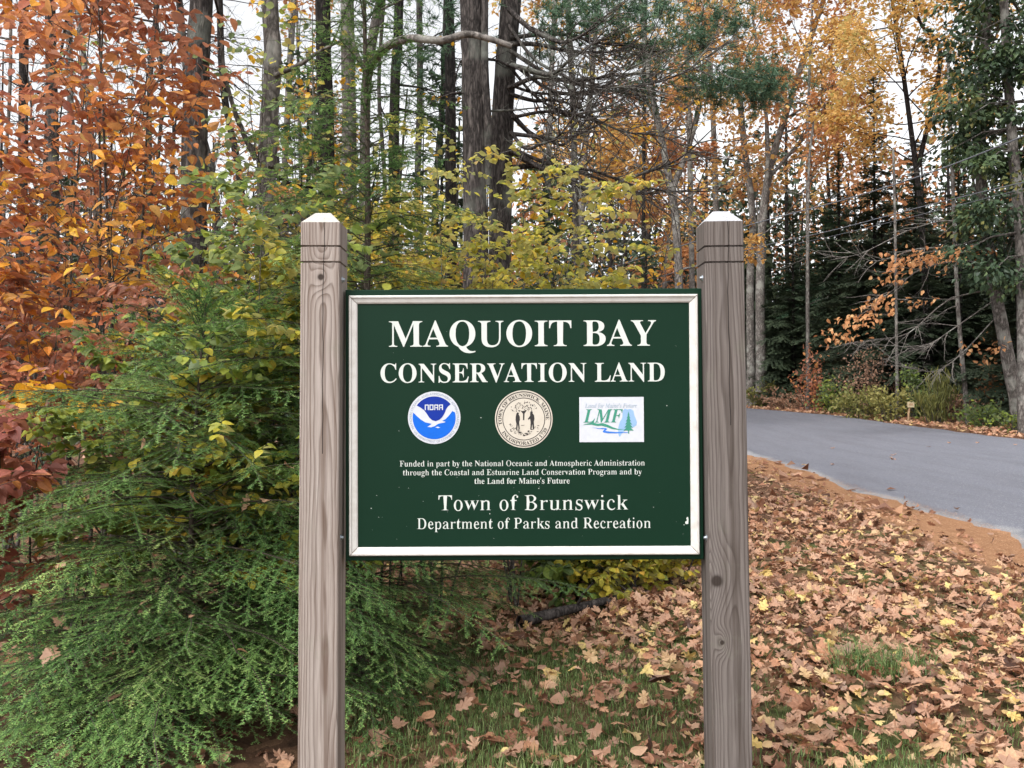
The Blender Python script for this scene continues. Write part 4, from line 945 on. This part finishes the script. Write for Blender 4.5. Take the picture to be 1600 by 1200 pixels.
oak('oak_tree', 'yellow orange maple in the top right, left of the dark cedar', [(1455, 600, 33), (1440, 350, 33), (1420, 180, 33), (1400, 40, 33), (1390, -20, 33)], 10, 204, z0=8.2, nl=18, ln=4.6, size=.21, per=8, tmean=.68, bark='dark_bark', forks=[([(1435, 260, 33), (1470, 90, 32), (1440, 40, 31), (1425, -10, 31)], .10)])
oak('oak_tree', 'bronze leaved oak seen just left of the right post', [(1030, 560, 38), (1040, 420, 38), (1052, 330, 38), (1056, 200, 38)], 9, 205, 'orange_crown', z0=4.5, nl=15, ln=2.8, size=.22, per=8, tmean=.5)
oak('oak_tree', 'orange maple far behind between the grey oak and the spruces', [(1262, 590, 44), (1262, 400, 44), (1262, 200, 44), (1270, -10, 44)], 7, 206, 'orange_crown', z0=9, nl=16, ln=5.0, size=.26, per=7, tmean=.65)
oak('oak_tree', 'orange maple filling the top of the picture right of the dead limbs', [(1120, 560, 52), (1118, 300, 52), (1110, 100, 52), (1105, -30, 52)], 11, 207, 'orange_crown', z0=9, nl=22, ln=6.5, size=.30, per=7, tmean=.75)
oak('oak_tree', 'far orange tree seen between the trunks on the left', [(470, 560, 34), (470, 300, 34), (465, 60, 34)], 8, 208, 'orange_crown', z0=3.5, nl=12, ln=3.0, size=.22, per=5, tmean=.8)

# ------------------------------------------------------------ conifers across the road
rc = np.random.default_rng(55)
CSP = [(L, spray(rc, L, ndl=.14, gap=.038, tw_gap=.13, nw=.07, droop=.3, third=L < 2.2)) for L in (.8, 1.3, 1.3, 2.0, 2.0, 2.8, 2.8)]
def spruce(label, px, d, H, rmax, n, seed, leaf='dark_conifer', bark='dark_bark', wpx=8, z0=.1, shape=1.0, lean=0.0, cat='tree', name='spruce_tree', tsh=0.0, group=None, deadn=0):
    rng = np.random.default_rng(seed); base = base_at(px, d); o = thing(name, base, label, cat, group); fol, twg = MB(), MB()
    r0 = wpx / 2 / FPX * d; zt = np.linspace(-.1, H, 12); ax = np.stack([base[0] + lean * zt, np.full(12, base[1]), base[2] + zt], -1); tubes(twg, [(ax, np.linspace(r0, .02, 12))], 9, rough=.04, rng=rng); az = 0
    for k_ in range(n):
        f = (k_ + rng.random()) / n; z = H * (z0 + (1 - z0) * f); az += 2.4 + rng.uniform(-.5, .5); L = max(.5, rmax * (1 - f) ** shape * rng.uniform(.55, 1.15)); el = -.15 + .6 * f + rng.normal(0, .18)
        p = base + np.array((lean * z, 0, z)); put_spray(fol, twg, rng, p, (math.cos(az) * math.cos(el), math.sin(az) * math.cos(el), math.sin(el)), min(L, 3.6), tsh + rng.normal(0, .1), CSP)
    for k_ in range(deadn):
        z = rng.uniform(1.0, H * z0 + 1); az = rng.uniform(0, 6.28); p = base + np.array((lean * z, 0, z)); e_ = p + np.array((math.cos(az), math.sin(az), -.15)) * rng.uniform(.8, 2.0); tubes(twg, [(np.array([p, (p + e_) / 2 + (0, 0, .08), e_]), np.array([.02, .014, .006]))], 4)
    twg.build('trunk', M[bark], o, base); fol.build('foliage', M[leaf], o, base); return o
spruce('dark pointed spruce with its top below the yellow maple leaves', 1368, 37, 14.6, 3.0, 285, 301, wpx=9, z0=.12)
spruce('dark spruce behind and left of the pointed spruce', 1312, 43, 13.2, 3.2, 285, 302, wpx=9, z0=.1)
spruce('dark spruce between the grey oak and the spruce group', 1240, 47, 11.0, 3.2, 266, 303, wpx=9, z0=.05)
spruce('dark spruce right of the pointed spruce, behind the bare white branches', 1432, 36, 11.5, 3.0, 266, 304, wpx=9, z0=.1)
spruce('dark spruce behind the right hand cedar', 1500, 33, 10.0, 2.8, 247, 305, wpx=9, z0=.05)
spruce('dark spruce at the right edge behind the leaning grey trunk', 1605, 32, 10.0, 2.8, 247, 306, wpx=9, z0=.05)
spruce('soft green pine crown right of the grey oak', 1290, 52, 12.4, 3.8, 120, 307, 'mid_conifer', wpx=8, z0=.45, shape=.6, name='pine_tree')
spruce('green fir standing left of the right post above the sign', 1010, 24, 5.6, 1.7, 110, 308, 'mid_conifer', wpx=6, z0=.05)
spruce('green fir among the trunks behind the yellow birch leaves', 900, 22, 5.2, 1.6, 100, 309, 'mid_conifer', wpx=6, z0=.05)
spruce('dark fir behind the bronze oak near the right post', 1070, 41, 9.0, 2.6, 120, 310, wpx=7, z0=.05)
spruce('dark fir behind the leftmost trunks', 180, 26, 5.6, 2.2, 90, 311, wpx=7, z0=.05)
spruce('dark fir in the wood above the left end of the sign', 640, 24, 5.4, 2.0, 90, 312, 'mid_conifer', wpx=7, z0=.05)
for a_ in spruce_later: spruce(a_[0], a_[1], a_[2], a_[3], a_[4], a_[5], a_[6], a_[7], wpx=6, z0=.12, shape=.7, tsh=.1, name='hemlock_tree')
# small spruces of the dark understorey along the far side of the road
rng = np.random.default_rng(320)
for px in range(1172, 1660, 21):
    dmin = 14.8 * FPX / (px - 800); d = max(dmin, 25) + rng.uniform(1.5, 9)
    spruce('small dark understorey spruce in the shade across the road', px + rng.uniform(-9, 9), d, rng.uniform(5.5, 9.0), rng.uniform(1.9, 2.6), 105, int(rng.integers(1e6)), wpx=5, z0=.04, group='understorey spruces across the road', tsh=-.12)
# trunks standing in front of them
def bare_tree(label, pxs, wpx, seed, bark='grey_bark', nb=8, ln=1.6, z0=2.0, z1=None, extra=3.0, lines=(), name='bare_tree', side=None, r=.02):
    rng = np.random.default_rng(seed); d = pxs[0][2]; r0 = wpx / 2 / FPX * d; base, L, rad = trunk_line(pxs, r0, r0 * .6, extra); out = new_out(); out['lines'].append((L, rad, 0)); o = thing(name, base, label, 'tree')
    bare(rng, L, rad, nb, z0, z1 or L[-1, 2] - .5, ln, out, side=side, r=r, trop=-.01)
    wb = MB(); wood(wb, out, (10, 4, 3, 3, 3), rng=rng)
    for q in lines:
        l = smooth_line([P(*w_) for w_ in q[0]], 4); tubes(wb, [(l, np.linspace(q[1], q[2], len(l)))], 5)
    wb.build('trunk', M[bark], o, base); return o, out
bare_tree('thin pale trunk standing before the dark spruces', [(1262, 560, 41), (1262, 400, 41), (1264, 260, 41), (1270, 200, 41)], 5, 401, 'grey_bark', 7, 2.2, 4, extra=.4)
bare_tree('second grey trunk half hidden by the right post', [(1174, 610, 50), (1172, 440, 50), (1176, 340, 50), (1160, 200, 50), (1150, 60, 50)], 13, 402, 'grey_bark', 6, 2.0, 8)
bare_tree('thin grey trunk behind the orange branch across the road', [(1402, 600, 31), (1400, 480, 31), (1398, 330, 31), (1396, 250, 31)], 5, 403, 'grey_bark', 6, 1.6, 3, extra=.4)
bare_tree('thin leaning stem left of the leaning grey trunk', [(1513, 610, 27), (1498, 500, 27), (1492, 380, 27), (1486, 220, 27)], 7, 404, 'grey_bark', 6, 1.4, 3)
# leaning grey trunk with bare white boughs and clusters of orange leaves
orn = [([(1545, 412, 24), (1500, 408, 23.6), (1440, 420, 23.2), (1400, 450, 23), (1370, 472, 22.8)], .03, .008), ([(1540, 370, 24), (1490, 385, 23.6), (1430, 390, 23), (1370, 408, 22.6), (1330, 395, 22.4)], .03, .008),
       ([(1546, 452, 24), (1480, 470, 23.5), (1420, 520, 23), (1370, 530, 22.8), (1330, 535, 22.6)], .026, .007), ([(1552, 470, 24), (1480, 520, 23.4), (1440, 545, 23), (1400, 540, 22.8)], .02, .006), ([(1540, 350, 24), (1480, 345, 23.5), (1420, 360, 23), (1340, 398, 22.6), (1290, 400, 22.5)], .022, .006),
       ([(1552, 500, 24), (1500, 555, 23.4), (1460, 580, 23), (1420, 575, 22.7)], .018, .005)]
o, _ = bare_tree('leaning grey trunk at the right edge with bare boughs and orange leaf clusters', [(1598, 650, 24), (1575, 560, 24), (1556, 460, 24), (1543, 380, 24), (1532, 250, 24), (1540, 60, 24)], 21, 405, 'grey_bark', 7, 1.6, 2.5, lines=orn, name='beech_tree')
rng = np.random.default_rng(77); out = new_out(); sp = [dict(seg=5, wander=.12, trop=-.02, n=4, start=.2, ang=.7, clen=.5, tip=.3, cr=.6, flat=.3), dict(seg=3, wander=.15, tip=.4)]
for k_, (q, r_, _) in enumerate(orn):
    L = smooth_line([P(*w_) for w_ in q], 4)
    for _ in range(20):
        i_ = rng.integers(3, len(L)); d = nrm(L[i_] - L[i_ - 1]) + rng.normal(0, .45, 3); grow(rng, L[i_], d, rng.uniform(.4, 1.1), .01, 0, sp, out)
wb = MB(); wood(wb, out, (4, 3, 3)); wb.build('bough', M['bare_twig'], o, np.array(o.location))
fb = MB()
for px, py, d, n, sx, sz in ((1430, 405, 23, 110, .9, .22), (1480, 400, 23.2, 60, .6, .2), (1400, 430, 22.8, 45, .4, .25), (1375, 478, 22.8, 70, .5, .28), (1340, 500, 22.6, 60, .55, .25), (1320, 525, 22.5, 45, .5, .2), (1440, 470, 23, 14, .4, .1), (1545, 545, 24, 30, .5, .3), (1530, 400, 24, 30, .3, .2)):
    c_ = P(px, py, d); pos = c_ + rng.normal(0, 1, (n, 3)) * np.array((sx * .55, .4, sz * .55)); ax = rng.normal(0, .5, (n, 3)) + np.array((-.5, -.2, -.5)); scatter(fb, rng, OV, pos, ax, UP + rng.normal(0, .5, (n, 3)), .16 * rng.uniform(.7, 1.2, n), np.clip(rng.normal(.72, .2, n), 0, 1))
fb.build('foliage', M['orange_crown'], o, np.array(o.location))

# dark cedar at the right edge: drooping clumps with sky showing through
rng = np.random.default_rng(88); base = base_at(1600, 22.6)
o = thing('cedar_tree', base, 'dark green cedar filling the right edge of the picture', 'tree'); fb, wb = MB(), MB()
tl = smooth_line([base - (0, 0, .1), P(1596, 400, 22.6), P(1580, 200, 22.6), P(1565, -60, 22.6)], 6); tubes(wb, [(tl, np.linspace(.17, .10, len(tl)))], 10, rough=.04, rng=rng)
for k_ in range(150):
    px = 1565 + rng.normal(0, 68); py = rng.uniform(-60, 450)
    if px < 1462 + 18 * math.sin(py * .045) + rng.uniform(-14, 14) or rng.random() < .35 * (.5 + .5 * math.sin(px * .06 + py * .035)): continue
    d = 22.6 + rng.uniform(-1.2, 2.2); c_ = P(px, py, d)
    i_ = np.argmin(np.abs(tl[:, 2] - c_[2] - .4)); tubes(wb, [(np.array([tl[i_], (tl[i_] + c_) / 2 + (0, 0, .15), c_]), np.array([.03, .02, .008]))], 4)
    n = rng.integers(50, 150); cs = rng.uniform(.14, .36); pos = c_ + rng.normal(0, 1, (n, 3)) * np.array((cs, cs, cs * .55)); ax = nrm(pos - c_) + np.array((0, 0, -.7)) + rng.normal(0, .3, (n, 3))
    scatter(fb, rng, QD, pos, ax, UP + rng.normal(0, .6, (n, 3)), .17 * rng.uniform(.6, 1.3, n), np.clip(.5 + rng.normal(0, .2) + rng.normal(0, .15, n), 0, 1))
wb.build('trunk', M['grey_bark'], o, base); fb.build('foliage', M['cedar'], o, base)

# ------------------------------------------------------------ undergrowth across the road
def bush(name, label, px, d, W, H, n, seed, leaf, size, temps=OV, upr=.3, stems=14, tmean=.5, group=None):
    rng = np.random.default_rng(seed); base = base_at(px, d); o = thing(name, base, label, 'shrub', group); wb, fb = MB(), MB(); L = []
    for k_ in range(stems):
        a = rng.uniform(0, 6.28); r_ = math.sqrt(rng.random()) * W / 2; e_ = base + np.array((math.cos(a) * r_, math.sin(a) * r_ * .6, H * rng.uniform(.55, 1.0) * (1 - .5 * (2 * r_ / W) ** 2)))
        f = base + np.array((math.cos(a) * r_ * .4, math.sin(a) * r_ * .25, -.04)); m_ = (e_ + f) / 2 + np.array((0, 0, .12 * H)); L.append((smooth_line([f, m_, e_], 4), np.linspace(.012, .004, 9)))
    tubes(wb, L, 4); pts = np.array([l[0] for l in L]); i_ = rng.integers(0, stems, n); j_ = np.minimum(8, (rng.random(n) ** .7 * 9).astype(int))
    pos = pts[i_, j_] + rng.normal(0, 1, (n, 3)) * np.array((W * .075, W * .06, H * .07)); pos[:, 2] = np.maximum(pos[:, 2], G(pos[:, 0], pos[:, 1]) + .03)
    ax = rng.normal(0, .6, (n, 3)); ax[:, 2] += upr; scatter(fb, rng, temps, pos, ax, UP + rng.normal(0, .5, (n, 3)), size * rng.uniform(.6, 1.3, n), np.clip(rng.normal(tmean, .2, n), 0, 1))
    wb.build('stem', M['dead_wood'], o, base); fb.build('foliage', M[leaf], o, base); return o
bush('shrub', 'low yellow green shrub beside the right post at the far roadside', 1200, 46.5, 3.2, 1.56, 900, 501, 'fern', .16)
bush('shrub', 'upright shrub with rust brown leaves beyond the road', 1268, 38.5, 1.9, 2.99, 700, 502, 'rust_leaf', .15, tmean=.75)
bush('shrub', 'green shrub at the roadside right of the rust brown one', 1310, 35, 2.2, 1.62, 900, 503, 'green_leaf', .13, tmean=.45)
bush('shrub', 'tall brown withered shrub in the middle of the far roadside', 1365, 33.5, 3.2, 2.73, 1500, 504, 'brown_bush', .10, upr=.8, stems=30)
bush('fern_clump', 'yellow green fern clump in front of the brown withered shrub', 1345, 31.2, 2.0, 1.49, 800, 505, 'fern', .14, upr=.5, tmean=.62)
bush('fern_clump', 'pale yellow fern clump left of the small stake sign', 1392, 29.5, 1.6, 1.43, 700, 506, 'fern', .13, upr=.5, tmean=.75)
bush('shrub', 'dark green shrub behind the small stake sign', 1432, 30.5, 1.8, 2.21, 800, 507, 'green_leaf', .13, tmean=.15)
bush('grass_clump', 'bright green tall grassy clump right of the stake sign', 1462, 28, 1.5, 1.62, 900, 508, 'fern', .30, temps=[T_quad(.02, .05), T_quad(.05, .07)], upr=1.8, stems=20, tmean=.4)
bush('shrub', 'small green and brown shrub left of the leaning trunk foot', 1535, 25.6, 2.0, 0.95, 700, 509, 'green_leaf', .12, tmean=.25)
bush('shrub', 'brown twiggy shrub at the foot of the roadside spruces', 1500, 28.5, 2.6, 1.00, 700, 510, 'brown_bush', .11)
bush('shrub', 'low mixed green shrub at the right edge of the far roadside', 1600, 23.6, 1.8, 0.70, 600, 511, 'green_leaf', .11, tmean=.4)
bush('shrub', 'low brown and yellow weeds left of the rust brown shrub', 1236, 42, 3.0, 1.17, 800, 512, 'brown_bush', .14, tmean=.7)
bush('sapling', 'little shrub with a few red leaves by the leaning trunk', 1556, 27.5, 1.4, 3.20, 120, 513, 'orange_crown', .17, stems=6, tmean=.4)

# small stake sign at the far road edge
d = 29.3; b = base_at(1418, d); o = thing('stake_sign', b, 'small wooden stake with a pale square marker at the far road edge', 'sign')
sk = MB(); tubes(sk, [(np.array([b - (0, 0, .15), b + (.03, 0, .3), b + (.07, 0, .56)]), np.array([.045, .045, .042]))], 4); sk.build('stake', M['stake'], o, b)
pl = MB(); box(pl, b + (.075, -.055, .60), (.24, .03, .19)); box(pl, b + (.075, -.0725, .60), (.13, .004, .07), .5, 1); pl.build('marker_plate', [M['yellow_plate'], M['stake']], o, b)

# overhead cables crossing behind the right post
def cable(label, pts, r):
    mb = MB(); p = [P(*q) for q in pts]; tubes(mb, [(smooth_line(p, 8), np.full((len(p) - 1) * 8 + 1, r))], 6); o = mb.build('overhead_cable', M['cable'], None, p[0]); tag(o, label, 'cable', 'overhead cables'); return o
cable('thick overhead cable, the upper one sloping down behind the right post', [(1640, 196, 17), (1475, 262, 19), (1330, 309, 21), (1170, 352, 24), (975, 412, 28), (880, 440, 31)], .016)
cable('thin overhead cable, the lower of the pair behind the right post', [(1640, 275, 17), (1460, 318, 19), (1300, 360, 21), (1170, 390, 24), (1000, 442, 28), (900, 470, 31)], .010)
cable('faint overhead cable just under the lower one by the dark spruces', [(1640, 285, 17.3), (1460, 330, 19.3), (1300, 369, 21.3), (1170, 398, 24.3), (1010, 452, 28)], .006)

# ------------------------------------------------------------ far wood: one mass
rng = np.random.default_rng(600); fw = MB(); L = []
for k_ in range(170):
    x = rng.uniform(-62, 62); d = rng.uniform(56, 84); p = np.array((x, d - 3, G(x, d - 3))); h = rng.uniform(14, 26); r_ = rng.uniform(.10, .24); L.append((np.stack([p, p + (rng.normal(0, .3), 0, h * .5), p + (rng.normal(0, .6), 0, h)]), np.array([r_, r_ * .75, r_ * .3])))
tubes(fw, L, 6, 0)
n = 120000; x = rng.uniform(-64, 64, n); d = rng.uniform(56, 84, n); hmax = np.where(x < 2, 14, 19.0) + 4 * np.sin(x * .35) + 2.5 * np.sin(x * .9); h = np.abs(rng.random(n)) ** 1.25 * hmax
pos = np.stack([x, d - 3, G(x, d - 3) + h + .1], -1); kind = (np.sin(x * .5 + d * .7) + np.sin(x * .21 + 2) + rng.normal(0, .45, n)) > .55
kind &= h > np.where(x > 0, 9, 2.5)
ax = rng.normal(0, 1, (n, 3)); ax[:, 2] -= .4
for m_, s_ in ((1, ~kind), (2, kind)):
    scatter(fw, rng, QD, pos[s_], ax[s_], UP + rng.normal(0, .7, (s_.sum(), 3)), .55 * rng.uniform(.5, 1.3, s_.sum()), np.clip(rng.normal(.5, .2, s_.sum()), 0, 1), m_)
n = 60000; x = rng.uniform(6, 62, n); d = rng.uniform(54, 72, n); h = rng.random(n) * (9 + 2.5 * np.sin(x * .55) + 1.5 * np.sin(x * 1.7)); pos = np.stack([x, d - 3, G(x, d - 3) + h], -1); ax = rng.normal(0, 1, (n, 3)); ax[:, 2] -= .5
scatter(fw, rng, QD, pos, ax, UP + rng.normal(0, .7, (n, 3)), .75 * rng.uniform(.5, 1.3, n), np.clip(rng.normal(.45, .25, n), 0, 1), 1)
tag(fw.build('far_woods', [M['dark_bark'], M['dark_conifer'], M['orange_crown']]), 'distant wood of dark trunks and mixed foliage behind everything', 'woods', kind='stuff')

# ------------------------------------------------------------ fallen leaves, needles, grass
rng = np.random.default_rng(700); lt = MB()
def lay(n, x0, x1, y0, y1, size, temps, dens, tint, lift=.025, tilt=.28):
    x = rng.uniform(x0, x1, n); y = rng.uniform(y0, y1, n); s_ = rng.random(n) < dens(x, y); x, y = x[s_], y[s_]; n = len(x); a = rng.uniform(0, 6.28, n)
    pos = np.stack([x, y, G(x, y) + rng.random(n) * lift + .008], -1); ax = np.stack([np.cos(a), np.sin(a), rng.normal(0, tilt, n)], -1); nz = UP + rng.normal(0, tilt, (n, 3)); nz *= np.where(rng.random(n) < .35, -1, 1)[:, None]
    scatter(lt, rng, temps, pos, ax, nz, size * rng.uniform(.45, 1.3, n), np.clip(tint(x, y, n), 0, 1))
def bare_patch(x, y):                     # grassy patches where few leaves lie
    return np.clip(sstep(1.5, .3, x + .25 * np.sin(y * 3)) * sstep(3.4, 1.8, y) * .82 + .75 * np.exp(-(((x - 1.62) / .36) ** 2 + ((y - .62) / .32) ** 2)) + .75 * np.exp(-(((x - 1.25) / .45) ** 2 + ((y - .32) / .22) ** 2)) + .6 * np.exp(-(((x - 2.35) / .4) ** 2 + ((y - 1.0) / .16) ** 2)) + .6 * np.exp(-(((x - 2.1) / .3) ** 2 + ((y - 2.3) / .25) ** 2)) + .7 * np.exp(-(((x - 1.7) / .16) ** 2 + ((y - .25) / .22) ** 2)), 0, .93)
def dens(x, y):
    e = road_near(y + 3) - x; return np.where(e < .05, 0, np.where(e < .5, .07, np.where(e < .95, .28, np.where(e < 1.4, .65, 1)))) * (1 - bare_patch(x, y))
tl_ = lambda x, y, n: np.where(rng.random(n) < .10, rng.uniform(.88, 1, n), rng.normal(.46, .26, n))
lay(13500, -.6, 5.5, -1.2, 4.2, .097, LIT, dens, tl_, .06, .5)
lay(8500, -1.2, 5.8, 4.2, 10, .11, LIT, dens, tl_, .05, .45)
lay(900, -.6, 5.5, -1.0, 4.0, .075, RND, dens, lambda x, y, n: rng.uniform(.6, 1, n), .05)
lay(4200, -6.5, 1.0, -.4, 8, .085, LIT[:4] + RND[:2], lambda x, y: np.full(len(x), .9), lambda x, y, n: rng.normal(.35, .2, n))
lay(5200, 2, 5.9, 10, 30, .105, LIT, lambda x, y: np.where(road_near(y + 3) - x < .3, 0, .8), tl_, .02, .2)
lay(5200, 12.75, 15.2, 4, 45, .19, [T_quad(.12), T_quad(.25)], lambda x, y: np.where(x - road_far(y + 3) < .1, 0, .95), lambda x, y, n: rng.normal(.66, .15, n), .05, .35)
lay(6000, 14.5, 34, 8, 46, .26, [T_quad(.12), T_quad(.25)], lambda x, y: np.full(len(x), .8), lambda x, y, n: rng.normal(.22, .15, n), .05, .35)
lay(3500, -20, 6, 8, 32, .24, [T_quad(.12), T_quad(.25)], lambda x, y: np.full(len(x), .8), lambda x, y, n: rng.normal(.3, .18, n), .05, .35)
# a few blown on to the asphalt
for px, py in ((1256, 659), (1299, 669), (1272, 678), (1389, 674), (1391, 681), (1396, 713), (1483, 693), (1526, 693), (1586, 696), (1545, 826), (1415, 792), (1296, 692), (1455, 700)):
    d = 20.0
    for _ in range(30):
        q = P(px, py, d); h = float(G(q[0], q[1])) + .06; d *= (1.55 - h) / max(1.55 - q[2], .05)
    q = P(px, py, min(d, 44)); a = rng.uniform(0, 6.28); xa, xb = road_near(q[1] + 3), road_far(q[1] + 3)
    zz = float(G(q[0], q[1])) + .03 + .05 * math.sin(math.pi * min(1, max(0, (q[0] - xa) / (xb - xa)))) + .012
    scatter(lt, rng, LIT, np.array([[q[0], q[1], zz]]), np.array([[math.cos(a), math.sin(a), .05]]), UP[None] + rng.normal(0, .12, (1, 3)), .13, np.array([rng.uniform(.3, .9)]))
q = np.array([h for h in HT if .15 < h[2] < 1.5 and h[1] < 1.3]); q = q[rng.permutation(len(q))[:46]]; n = len(q)
scatter(lt, rng, LIT, q + (0, 0, .006), rng.normal(0, .6, (n, 3)) + np.array((0, 0, -.2)), UP + rng.normal(0, .35, (n, 3)), .07 * rng.uniform(.6, 1.3, n), rng.uniform(.2, .75, n))
tag(lt.build('fallen_leaves', M['litter']), 'brown fallen leaves covering the ground beside the road', 'leaves', kind='stuff')

nd = MB(); n = 30000; y = rng.uniform(-.5, 17, n); e = rng.gamma(2.0, .38, n) - .18; x = road_near(y + 3) - e; a = rng.uniform(0, 6.28, n); L_ = rng.uniform(.04, .09, n)
c_ = np.stack([x, y, G(x, y) + .008 + rng.random(n) * .012 + .03 * (e < .05)], -1); dv = np.stack([np.cos(a), np.sin(a), rng.normal(0, .12, n)], -1) * L_[:, None]; sd = np.stack([-np.sin(a), np.cos(a), np.zeros(n)], -1) * .0022
nd.add(np.stack([c_ - sd, c_ + sd, c_ + dv], 1).reshape(-1, 3), np.arange(n * 3).reshape(-1, 3), np.repeat(rng.random(n), 3))
tag(nd.build('pine_needles', M['needle_litter']), 'orange strip of fallen pine needles along the near road edge', 'pine needles', kind='stuff')

def blades(mb, pos, h, w_, tint, bend=.5):
    n = len(pos); a = rng.uniform(0, 6.28, n); o_ = np.stack([np.cos(a), np.sin(a), np.zeros(n)], -1); sd = np.stack([-np.sin(a), np.cos(a), np.zeros(n)], -1) * (w_ / 2); h = h[:, None]; bd = rng.uniform(.2, 1, (n, 1)) * bend
    p1 = pos + UP * h * .55 + o_ * h * bd * .35; p2 = pos + UP * h * (1 - .35 * bd) + o_ * h * bd
    v = np.stack([pos - sd, pos + sd, p1 + sd * .8, p1 - sd * .8, p2], 1).reshape(-1, 3); i_ = np.arange(n)[:, None] * 5
    mb.add(v, i_ + np.array([[0, 1, 2, 3]]), np.repeat(tint, 5)); mb.f.append(((i_ + np.array([[3, 2, 4]])) + mb.n - n * 5, 0, False))
gr = MB(); n = 190000; x = rng.uniform(-.8, 4.6, n); y = rng.uniform(-1.0, 4.5, n); s_ = rng.random(n) < bare_patch(x, y) * (.7 + .3 * np.sin(x * 5.1 + 1) * np.sin(y * 4.3)) + .05
x, y = x[s_], y[s_]; blades(gr, np.stack([x, y, G(x, y)], -1), rng.uniform(.02, .07, len(x)), .0042, np.clip(rng.normal(.5, .25, len(x)), 0, 1), .9)
tag(gr.build('grass', M['grass']), 'short green grass between the fallen leaves by the sign', 'grass', kind='stuff')
b = P(1375, 1055, 4.75); b[2] = G(b[0], b[1]); gt = MB(); n = 520; a = rng.uniform(0, 6.28, n); r_ = np.sqrt(rng.random(n)) * .24; pos = b + np.stack([np.cos(a) * r_ * 1.15, np.sin(a) * r_ * .7, np.zeros(n)], -1)
blades(gt, pos, rng.uniform(.05, .22, n), .0048, np.clip(rng.normal(.45, .25, n), 0, 1), 1.6)
tag(gt.build('grass_tuft', M['grass'], None, b), 'long bladed green grass tuft among the brown leaves at right', 'grass tuft')
